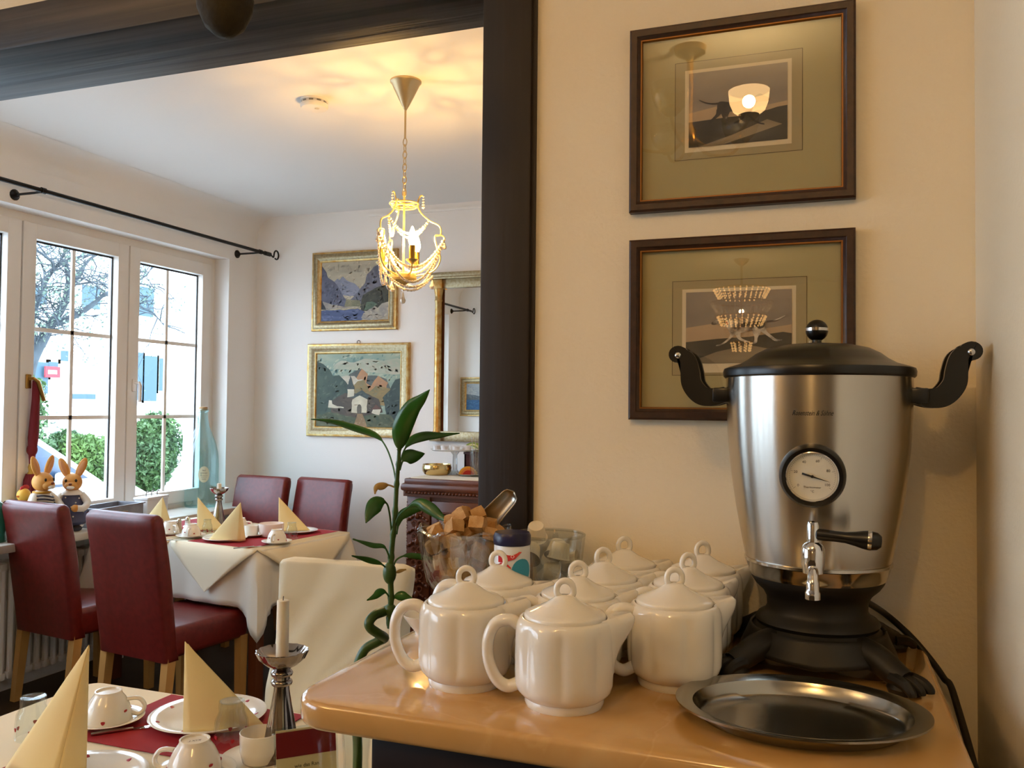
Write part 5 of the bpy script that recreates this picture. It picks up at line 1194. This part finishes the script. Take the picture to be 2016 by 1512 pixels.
bunny('orange bunny figurine in a blue dotted dress on the window sill', inx(144, WX + .11), R(38), 1.07, 1)
bunny('orange bunny figurine in a navy striped top looking at its neighbour', inx(84, WX + .06), R(92), 1.12, 0)
p = inx(52, WX - .03); t = thing('chick_figurine', 'small yellow chick figurine with red comb behind the striped bunny', 'figurine', p)
MB().ell((0, 0, .09), (.05, .05, .09), seg=20, rings=14).ell((0, -.01, .195), (.032, .034, .034), seg=16, rings=12).build('body', M('chick_yellow', '#dba63a', .6), t)
MB().ell((-.0, 0, .232), (.008, .022, .014)).ell((0, -.02, .226), (.008, .012, .014)).build('comb', M('chick_red', '#b32a2a', .6), t); MB().lathe([(.008, 0), (0, .016)], 10, xf=Matrix.Translation((0, -.04, .19)) @ Matrix.Rotation(pi / 2, 4, 'X')).build('beak', M('chick_beak', '#d9762a', .5), t)
def planter():
    p = inx(216, WX + .08); t = thing('zinc_planter', 'low grey zinc planter box on the window sill', 'planter', p, R(6)); w, d, h = .17, .36, .10
    MB().b2(-w / 2, w / 2, -d / 2, d / 2, 0, .005).b2(-w / 2, -w / 2 + .004, -d / 2, d / 2, 0, h).b2(w / 2 - .004, w / 2, -d / 2, d / 2, 0, h).b2(-w / 2, w / 2, -d / 2, -d / 2 + .004, 0, h).b2(-w / 2, w / 2, d / 2 - .004, d / 2, 0, h).build('trough', M('zinc', '#86868c', .45, metal=.6, mix='#9a9aa0', scale=12), t)
    MB().frame(w + .016, d + .016, [(0, 0), (0, .006), (.014, .006), (.014, 0)]).build('rim', MATS['zinc'], t).matrix_local = Matrix.Translation((0, 0, h - .002)) @ Matrix.Rotation(-pi / 2, 4, 'X')
planter()
def tinbox():
    p = inx(300, WX + .06); t = thing('napkin_tin', 'white metal tin with a lid and little wire hooks on the sill', 'tin', p, R(8)); w, d, h = .09, .20, .115
    MB().b2(-w / 2, w / 2, -d / 2, d / 2, 0, h, bev=.008).build('box', M('white_tin', '#d3d2d2', .35, coat=.3), t); MB().b2(-w / 2 - .004, w / 2 + .004, -d / 2 - .004, d / 2 + .004, h - .012, h + .006, bev=.005).build('lid', MATS['white_tin'], t)
    for y in (-.05, .0, .055): MB().tube(cr([(0, y, h + .004), (0, y, h + .025), (0, y + .012, h + .036), (0, y + .018, h + .026)], 5), .003, 8).build('hook', steel, t)
tinbox()
card('small red and white card standing on the window sill', inx(244, WX + .19), R(70), .075, .075, [])
def tassel():
    p = Vector((WX - .075, 3.365, 1.535)); t = thing('tassel', 'long red cord tassel hanging from the window handle', 'tassel', p)
    rm = M('red_cord', '#6d0c18', .8, bump=.3, bscale=300)
    MB().tube([(0, 0, .0), (.004, 0, -.10), (.004, -.01, -.30), (.002, -.015, -.44)], [.016, .020, .026, .012], 10).ell((.002, -.013, -.36), (.026, .026, .035)).build('cord_loop', rm, t)
    MB().lathe([(0, .03), (.012, .028), (.016, .01), (.013, -.01), (.022, -.03), (0, -.03)], 16, loc=(.002, -.015, -.46)).build('gold_knot', M('gold_thread', '#b8913a', .5, metal=.4), t)
    MB().lathe([(0, 0), (.024, -.0), (.034, -.03), (.044, -.14), (.046, -.2), (0, -.2)], 36, loc=(.002, -.015, -.485), rf=lambda a, j, r, z: r * (1 + .05 * cos(18 * a))).build('fringe', rm, t)
tassel()
p = inx(-12, WX + .08); t = thing('green_bottle', 'squat green glass bottle beside the chick figurine', 'bottle', p)
MB().lathe([(0, .0), (.06, 0), (.065, .01), (.065, .14), (.05, .18), (.022, .2), (.02, .25), (.024, .255), (.02, .26), (0, .26)], 32).build('shell', M('green_glass', '#2f7d6c', .1, coat=.6), t)
# ------------------------------------------------------------------ lucky bamboo on the near table
def bamboo():
    D = 1.36; base = atd(702, 1480, D); base.z = NZ0
    t = thing('lucky_bamboo', 'lucky bamboo plant with curled stalk in a clear glass vase', 'plant', base)
    A = lambda x, y, d=D: atd(x, y, d) - base
    stalk = M('bamboo_stalk', '#2f4a1c', .4, mix='#46662a', scale=20); leafm = M('bamboo_leaf', '#2f6a22', .35, mix='#1f4d1a', scale=12, coat=.2); dry = M('dry_leaf', '#b89a5c', .6, mix='#8a7440', scale=14)
    pts = [Vector((0, 0, .02)), Vector((.002, 0, .12))] + [A(698, 1400), A(700, 1330), A(716, 1282), A(742, 1264), A(757, 1256), A(744, 1247, D - .02), A(729, 1236, D - .03), A(727, 1224, D - .03), A(738, 1211, D - .02), A(756, 1204), A(769, 1197)]
    P = cr(pts, 6); MB().tube(P, .0075, 12).build('curled_stalk', stalk, t)
    P = cr([A(769, 1236), A(768, 1215), A(770, 1176), A(769, 1142), A(770, 1097), A(774, 1052), A(778, 1007), A(781, 953), A(784, 914), A(786, 884)], 5)
    n = len(P); st_ = MB().tube(P, [.0046 + .0020 * sin(pi * min(i / 6, 1)) - .0028 * max(0, i / n - .4) + (.0012 if i % 5 == 0 else 0) for i in range(n)], 10)
    st_.ell(A(767, 1128), (.011, .010, .018)); st_.ell(A(769, 1200), (.010, .010, .009)); st_.build('shoot', stalk, t)
    def leaf(px, w, dd=0, mt=None, start=.25, tw=0.0):
        k = len(px); pp = cr([A(x, y, D + dd * i / (k - 1)) for i, (x, y) in enumerate(px)], 6); n = len(pp); V = []; Fc = []
        for i, p in enumerate(pp):
            u = i / (n - 1); tg = (pp[min(i + 1, n - 1)] - pp[max(i - 1, 0)]).normalized(); view = (p + base - CO).normalized()
            sd = tg.cross(view).normalized(); sd = (sd * cos(tw) + view * sin(tw)).normalized(); nn = tg.cross(sd)
            q = max(0, (u - start) / (1 - start)); ww = max(.0013, w * (sin(pi * q ** .75) if q > 0 else 0)) * (1 if q < .97 else .5)
            for j in (-1, -.5, 0, .5, 1): V.append(p + sd * (ww * j) + nn * (ww * .28 * (1 - abs(j))))
        Fc = [[i * 5 + j, i * 5 + j + 1, (i + 1) * 5 + j + 1, (i + 1) * 5 + j] for i in range(n - 1) for j in range(4)]
        MB().add(V, Fc).build('leaf', mt or leafm, t, sharp=80, solid=.0006)
    leaf([(786, 890), (788, 868), (793, 840), (810, 805), (830, 785), (846, 767)], .0155, -.05, start=.05)
    leaf([(788, 912), (795, 888), (810, 868), (835, 859), (865, 857), (905, 853)], .0085, .05, tw=.4)
    leaf([(787, 926), (793, 908), (803, 900), (820, 897), (836, 893)], .012, .03)
    leaf([(779, 946), (773, 915), (760, 880), (741, 858), (700, 843), (655, 830), (612, 825)], .0065, .05, start=.4, tw=.5)
    leaf([(778, 960), (765, 955), (752, 957), (741, 960), (738, 973)], .006, -.02, dry)
    leaf([(771, 1050), (767, 1012), (760, 990), (742, 992), (730, 1008), (720, 1030)], .0125, -.06, start=.42)
    leaf([(776, 1034), (790, 1010), (820, 991), (845, 1000), (866, 1016), (882, 1026)], .0095, -.06, start=.3)
    leaf([(781, 1052), (787, 1020), (802, 1008), (822, 1002), (838, 1002)], .008, .02, start=.1)
    leaf([(769, 1111), (764, 1090), (755, 1076), (735, 1074), (715, 1068), (694, 1061)], .004, -.04, start=.3)
    leaf([(762, 1120), (750, 1110), (730, 1104), (712, 1099), (692, 1094)], .0045, -.05, start=.2)
    leaf([(774, 1120), (780, 1103), (797, 1094), (820, 1095), (840, 1099), (858, 1100)], .0048, .03, start=.35)
    leaf([(768, 1180), (760, 1167), (748, 1166), (738, 1174), (722, 1182)], .0062, -.04, start=.25)
    leaf([(772, 1184), (778, 1176), (790, 1173), (800, 1175), (812, 1178)], .0075, .0, start=.2)
    leaf([(778, 1128), (788, 1124), (800, 1121)], .0028, .0, dry, start=.1)
    v = MB().lathe([(0, 0), (.024, 0), (.026, .004), (.021, .03), (.020, .10), (.024, .15), (.026, .155), (.022, .15), (.018, .10), (.019, .03), (.02, .008), (0, .008)], 36).build('vase', clear, t)
bamboo()
# ------------------------------------------------------------------ hanging egg ornament
p = atd(443, 15, 1.15); t = thing('hanging_egg', 'olive brown egg ornament hanging on a cord in front of the beam', 'ornament', p)
MB().lathe([(0, -.040), (.012, -.038), (.026, -.026), (.036, -.004), (.0375, .012), (.033, .032), (.022, .05), (.010, .060), (0, .062)], 32).build('egg', M('olive_moss', '#33290f', .85, mix='#261e0c', scale=40, bump=.4, bscale=120), t)
MB().tube([(0, 0, .060), (0, 0, CZ - p.z)], .0012, 6).build('cord', iron, t)
# ------------------------------------------------------------------ brass lamp with glass shades, behind the camera
def brass_lamp(label, L, a0, R_, watts, litset):
    """L: middle of the first shade; a0: direction of its arm from the stem"""
    st_ = Vector((L.x - R_ * cos(a0), L.y - R_ * sin(a0), 0)); t = thing('brass_ceiling_lamp', label, 'ceiling lamp', (st_.x, st_.y, CZ), group='brass ceiling lamps')
    z = L.z - CZ - .04
    MB().lathe([(0, 0), (.06, 0), (.055, -.02), (.02, -.04), (.012, -.05), (.011, z + .02), (.022, z), (.03, z - .04), (.02, z - .07), (.008, z - .09), (0, z - .1)], 32).build('stem', brass, t)
    sh = lit_glass('lit_shade', '#ffe6c0', '#ffcd8a', 24, .55); off = thin_glass('unlit_shade', '#e6e2d8', .2)
    for i in range(5):
        a = a0 + i * 2 * pi / 5; c, s = cos(a), sin(a); lit = i in litset
        MB().tube(cr([(.015 * c, .015 * s, z - .03), (.08 * c, .08 * s, z - .075), (R_ * .8 * c, R_ * .8 * s, z - .06), (R_ * c, R_ * s, z - .015)], 6), .006, 10).lathe([(0, -.02), (.02, -.018), (.034, -.004), (.036, 0), (0, 0)], 24, loc=(R_ * c, R_ * s, z)).build('arm', brass, t)
        MB().lathe([(.034, .001), (.055, .018), (.066, .046), (.070, .085)], 40, loc=(R_ * c, R_ * s, z), cap=False).build('shade', sh if lit else off, t)
        MB().lathe([(.012, .0), (.013, .016), (.0, .017)], 16, loc=(R_ * c, R_ * s, z)).build('socket', brass, t)
        MB().lathe([(.010, .016), (.024, .03), (.028, .05), (.02, .072), (0, .08)], 20, loc=(R_ * c, R_ * s, z), cap=False).build('bulb', clear, t)
        if lit: lamp('shade_light', (R_ * c, R_ * s, z + .048), watts, WARM, .022, t)
q = 3.0; r_ = ray(1475, 207); L1 = Vector((r_.x * q, 2 * PY - r_.y * q, CAMZ + r_.z * q)); print('lamp', L1)
brass_lamp('brass ceiling lamp with upturned glass shades, mirrored in the black dog print', L1, R(25), .24, NEAR_W * 1.9, (0,))
brass_lamp('added brass fill lamp with upturned glass shades, out of view on the left', Vector((-1.9, -.45, 2.45)), R(60), .24, SIDE_FILL_W, (0, 2, 3))  # added copy of the lamp, out of view, to light the right wall warmly
# ------------------------------------------------------------------ crystal chandelier further back
def crystal():
    q = 7.6; r_ = ray(1460, 640); L = Vector((r_.x * q, 2 * PY - r_.y * q, CAMZ + r_.z * q)); print('crystal', L)
    t = thing('crystal_chandelier', 'tiered crystal bead chandelier hanging at the back of the room', 'chandelier', (L.x, L.y, CZ))
    MB().lathe([(0, 0), (.07, 0), (.05, -.03), (.01, -.06), (.01, -.30), (0, -.3)], 24).build('canopy', brass, t)
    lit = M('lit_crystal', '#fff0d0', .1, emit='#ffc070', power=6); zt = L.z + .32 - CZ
    for k, (r, z) in enumerate(((.24, 0), (.27, -.12), (.21, -.24), (.15, -.36), (.09, -.47))):
        MB().tube([(r * cos(a), r * sin(a), zt + z) for a in [2 * pi * i / 32 for i in range(32)]], .006, 6, closed=True).build('ring', brass, t)
        mb = MB()
        for i in range(int(30 * r / .24)):
            a = 2 * pi * i / int(30 * r / .24)
            for j in range(4): octa(mb, (r * cos(a) * (1 - .05 * j), r * sin(a) * (1 - .05 * j), zt + z - .012 - j * .022), .009, 1.3)
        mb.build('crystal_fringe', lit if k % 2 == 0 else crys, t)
    MB().tube([(0, 0, -.29), (0, 0, zt - .5)], .008, 8).build('stem', brass, t)
    for s in (-1, 1): MB().tube([(-.24, 0, zt) if s < 0 else (0, -.24, zt), (.24, 0, zt) if s < 0 else (0, .24, zt)], .005, 6).build('spoke', brass, t)
    lamp('crystal_light', (0, 0, zt - .2), CRYS_W, WARM, .02, t)
crystal()
# ------------------------------------------------------------------ outside
GZ = -.30
st(MB().b2(-40, WXB - .02, -15, 40, GZ - .1, GZ).build('ground_outside', M('pale_paving', '#b9bab8', .8, mix='#a8aaa8', scale=1.5)))
def facade():
    X = -19.0
    t = thing('house_facade', 'white rendered house across the street with dark windows', 'house', (X, 12, GZ))
    ox = Vector((X, 12, GZ))
    MB().b2(-.6, 0, -14, 18, 0, 9.5).build('wall', M('white_render', '#eef0f0', .8), t)
    gl = M('dark_house_glass', '#33505e', .5); fr = white
    wins = [(250, 692, 278, 788), (283, 700, 306, 790), (312, 705, 326, 770), (66, 712, 92, 775), (94, 712, 112, 742), (140, 775, 186, 786), (118, 690, 140, 712), (160, 560, 195, 610), (255, 560, 300, 625), (60, 560, 90, 600)]
    for k, (x0, y0, x1, y1) in enumerate(wins):
        a, b = atx(x0, y0, X) - ox, atx(x1, y1, X) - ox
        w = MB().b2(-.02, .03, min(a.y, b.y) - .08, max(a.y, b.y) + .08, min(a.z, b.z) - .08, max(a.z, b.z) + .08).build('window', fr, t)
        MB().b2(.02, .04, min(a.y, b.y), max(a.y, b.y), min(a.z, b.z), max(a.z, b.z)).build('window_glass', gl, w)
    a, b = atx(85, 725, X) - ox, atx(108, 740, X) - ox
    sgn = MB().b2(.02, .12, min(a.y, b.y), max(a.y, b.y), min(a.z, b.z), max(a.z, b.z)).build('sign', M('sign_white', '#f4f0f0', .5), t)
    MB().frame(abs(a.y - b.y) + .1, abs(a.z - b.z) + .1, [(0, 0), (0, .03), (.09, .03), (.09, 0)]).build('sign_border', M('sign_red', '#d0202c', .5), sgn).matrix_local = Matrix.Translation((.10, (a.y + b.y) / 2, (a.z + b.z) / 2)) @ Matrix.Rotation(pi / 2, 4, 'Z')
facade()
def leaves(mb, c, r, n, sz):
    for _ in range(n):
        d = Vector((random.gauss(0, 1), random.gauss(0, 1), random.gauss(0, 1))).normalized() * random.random() ** .4
        p = Vector(c) + Vector((d.x * r[0], d.y * r[1], d.z * r[2])); a = Vector((random.gauss(0, 1), random.gauss(0, 1), random.gauss(0, 1))).normalized(); b = a.cross(Vector((random.gauss(0, 1), random.gauss(0, 1), random.gauss(0, 1)))).normalized()
        s = sz * random.uniform(.6, 1.3); mb.add([p - a * s, p + b * s * .45, p + a * s, p - b * s * .45], [[0, 1, 2, 3]])
def hedge(label, px0, px1, ytop, ybot, X, mt):
    a, b = atx(px0, ytop, X), atx(px1, ytop, X); z1 = a.z; y0, y1 = a.y, b.y; c = Vector((X, (y0 + y1) / 2, GZ)); t = thing('hedge', label, 'hedge', c, group='hedges across the street')
    mb = MB(); w = abs(y1 - y0) / 2; h = (z1 - GZ) / 2
    for k in range(9): leaves(mb, (random.uniform(-.2, .2), random.uniform(-w * .8, w * .8), h * random.uniform(.6, 1.25)), (.5, w * .45, h * .75), 2600, .05)
    o = mb.build('foliage', mt, t); o['kind'] = 'stuff'
    for k in range(5): MB().tube([(0, (k - 2) * w * .4, 0), (random.uniform(-.1, .1), (k - 2) * w * .4, h)], .03, 6).build('stem', M('twig', '#4a443c', .8), t)
lf1 = M('hedge_leaf', '#31502a', .6, mix='#53703a', scale=1.5); lf2 = M('hedge_leaf_light', '#5d7a34', .6, mix='#3f5f30', scale=1.5)
random.seed(5)
hedge('dark green hedge behind the parked car', 52, 150, 838, 930, -11.5, lf1); hedge('light green bush beside the dark hedge', 140, 205, 832, 930, -11.0, lf2); hedge('dense green hedge seen through the sash beside the glass bottle', 246, 330, 806, 915, -11.5, lf1)
def tree():
    X = -9.6; base = atx(40, 985, X); base.z = GZ
    t = thing('street_tree', 'bare branching tree with ivy on its trunk outside the window', 'tree', base)
    bark = M('tree_bark', '#2c3338', .8, mix='#3c454a', scale=6)
    mb = MB(); tips = []
    def br(px, r0, r1, dx=0):
        k = len(px); pp = cr([atx(x, y, X + dx * i / (k - 1)) - base for i, (x, y) in enumerate(px)], 5); n = len(pp)
        mb.tube(pp, [.85 * (r0 + (r1 - r0) * i / (n - 1)) for i in range(n)], 8); return pp
    MB().tube(cr([Vector((0, 0, 0)), atx(45, 880, X) - base, atx(48, 780, X) - base, atx(58, 720, X) - base, atx(80, 675, X) - base], 5), [.14 - .0035 * i for i in range(21)], 10).build('trunk', bark, t)
    allp = []
    allp += br([(78, 680), (100, 640), (125, 600), (135, 560), (130, 520)], .085, .03)
    allp += br([(100, 640), (135, 628), (175, 605), (205, 580), (235, 570)], .06, .02, .6)
    allp += br([(122, 605), (150, 550), (175, 512), (205, 495)], .05, .012, -.8)
    allp += br([(70, 690), (62, 640), (75, 590), (92, 550), (118, 520), (160, 505), (200, 500)], .06, .012, -.5)
    allp += br([(92, 550), (105, 520), (70, 490), (55, 470)], .03, .01, .4)
    allp += br([(48, 760), (30, 700), (10, 640), (-20, 590)], .07, .02)
    allp += br([(48, 650), (55, 610), (52, 560)], .03, .01)
    allp += br([(235, 570), (270, 600), (300, 615), (322, 640)], .022, .006, .4); allp += br([(215, 580), (260, 560), (290, 540), (300, 520)], .02, .005, .3); allp += br([(260, 600), (285, 590), (315, 560)], .014, .004)
    random.seed(9)
    def tw(p, d, l, r, dep):
        q = [p]; dd = d.copy()
        for _ in range(4): dd = (dd + Vector((random.gauss(0, .25), random.gauss(0, .25), random.gauss(0, .2)))).normalized(); q.append(q[-1] + dd * l / 4)
        mb.tube(q, [r * (1 - .17 * i) for i in range(5)], 5); tips.append(q[-1])
        if dep:
            for _ in range(2): tw(q[random.randint(1, 4)], (dd + Vector((random.gauss(0, .7), random.gauss(0, .7), random.gauss(0, .5)))).normalized(), l * .6, r * .55, dep - 1)
    for i in range(len(allp)): tw(allp[i], Vector((random.gauss(0, .6), random.gauss(0, 1), random.gauss(.3, .6))).normalized(), random.uniform(.3, .8), .011, 2)
    mb.build('branches', bark, t)
    lv = MB()
    for p in tips: leaves(lv, p, (.1, .1, .1), 2, .028)
    o = lv.build('small_leaves', M('winter_leaf', '#6d7c68', .7, mix='#4f6358', scale=2), t); o['kind'] = 'stuff'
    iv = MB(); 
    for y in range(760, 900, 14): leaves(iv, atx(49, y, X) - base + Vector((.1, 0, 0)), (.18, .2, .14), 90, .05)
    o = iv.build('ivy', lf1, t); o['kind'] = 'stuff'
tree()
def car():
    # parked along the street, nose towards +Y; near side at X
    X = -6.9; A1 = atx(47, 856, X); A2 = atx(186, 946, X); print('car', A1, A2)
    yc = A2.y; zb = A2.z
    t = thing('parked_car', 'silver grey car parked in the street outside the window', 'car', (X - .85, yc - 1.2, GZ)); o = Vector((X - .85, yc - 1.2, GZ))
    pt = M('car_paint', '#dfe4e6', .25, coat=.8); gl = M('car_glass', '#3b7484', .05, coat=.8); dk = M('car_trim', '#2c3d52', .35)
    h = zb - GZ; ht = A1.z - GZ + .05
    low = [(-2.7, .25), (-2.75, .6), (-2.6, h), (1.2, h), (1.75, h - .10), (2.1, h - .28), (2.15, .35), (2.05, .22)]
    b = MB(); b.prism(low, lambda a, c, q: (q, a, c), -.85, .85).build('lower_body', pt, t)
    top = [(-2.4, h - .01), (-1.9, ht + .10), (-.9, ht + .28), (-.1, ht + .20), (.40, ht + .06), (1.3, h - .01)]
    g = MB(); n = len(top); V = [(.84 if c < h else .70, a, c) for a, c in top] + [(-.84 if c < h else -.70, a, c) for a, c in top]
    g.add(V, [list(range(n)), [n + i for i in range(n)][::-1]] + [[i, (i + 1) % n, n + (i + 1) % n, n + i] for i in range(n)]).build('cabin', pt, t)
    for sx in (-1, 1):
        def gp(a, c): f = (c - h) / (ht - h); return (sx * (.852 - .09 * max(0, min(1.2, f)) + .004), a, c)
        MB().add([gp(a, c) for a, c in [(-.55, h + .03), (.42, h + .03), (.36, ht - .03), (-.1, ht + .10), (-.6, ht + .16)]], [[0, 1, 2, 3, 4]]).build('side_window', gl, t, solid=.01)
        MB().add([gp(a, c) for a, c in [(.48, h + .03), (1.12, h + .03), (.46, ht - .08)]], [[0, 1, 2]]).build('quarter_window', dk, t, solid=.01)
        MB().add([gp(a, c) for a, c in [(-1.9, h + .03), (-.62, h + .03), (-.68, ht + .15), (-1.6, ht + .03)]], [[0, 1, 2, 3]]).build('side_window', gl, t, solid=.01)
        MB().b2(sx * .86 - .01, sx * .86 + .01, -1.9, 1.0, h - .03, h - .005).build('door_trim', dk, t)
        MB().box((sx * .95, .75, h + .06), (.16, .12, .11), bev=.03).build('door_mirror', pt, t)
        for y in (-1.8, 1.35):
            w = MB().lathe([(0, -.1), (.30, -.1), (.32, -.07), (.32, .07), (.30, .1), (0, .1)], 28, xf=Matrix.Translation((sx * .78, y, .32)) @ Matrix.Rotation(pi / 2, 4, 'Y')).build('wheel', M('tyre', '#15151a', .7), t)
            MB().lathe([(0, -.105), (.2, -.105), (.2, .105), (0, .105)], 20, xf=Matrix.Translation((sx * .78, y, .32)) @ Matrix.Rotation(pi / 2, 4, 'Y')).build('hub', steel, w)
    MB().add([(-.64, .48, ht + .02), (.64, .48, ht + .02), (.76, 1.27, h + .03), (-.76, 1.27, h + .03)], [[0, 1, 2, 3]]).build('windscreen', gl, t, solid=.012)
    for sx in (-1, 1): MB().ell((sx * .6, 2.02, h - .3), (.2, .08, .09)).build('headlight', M('headlight', '#d8e2e6', .1, coat=.8), t)
car()
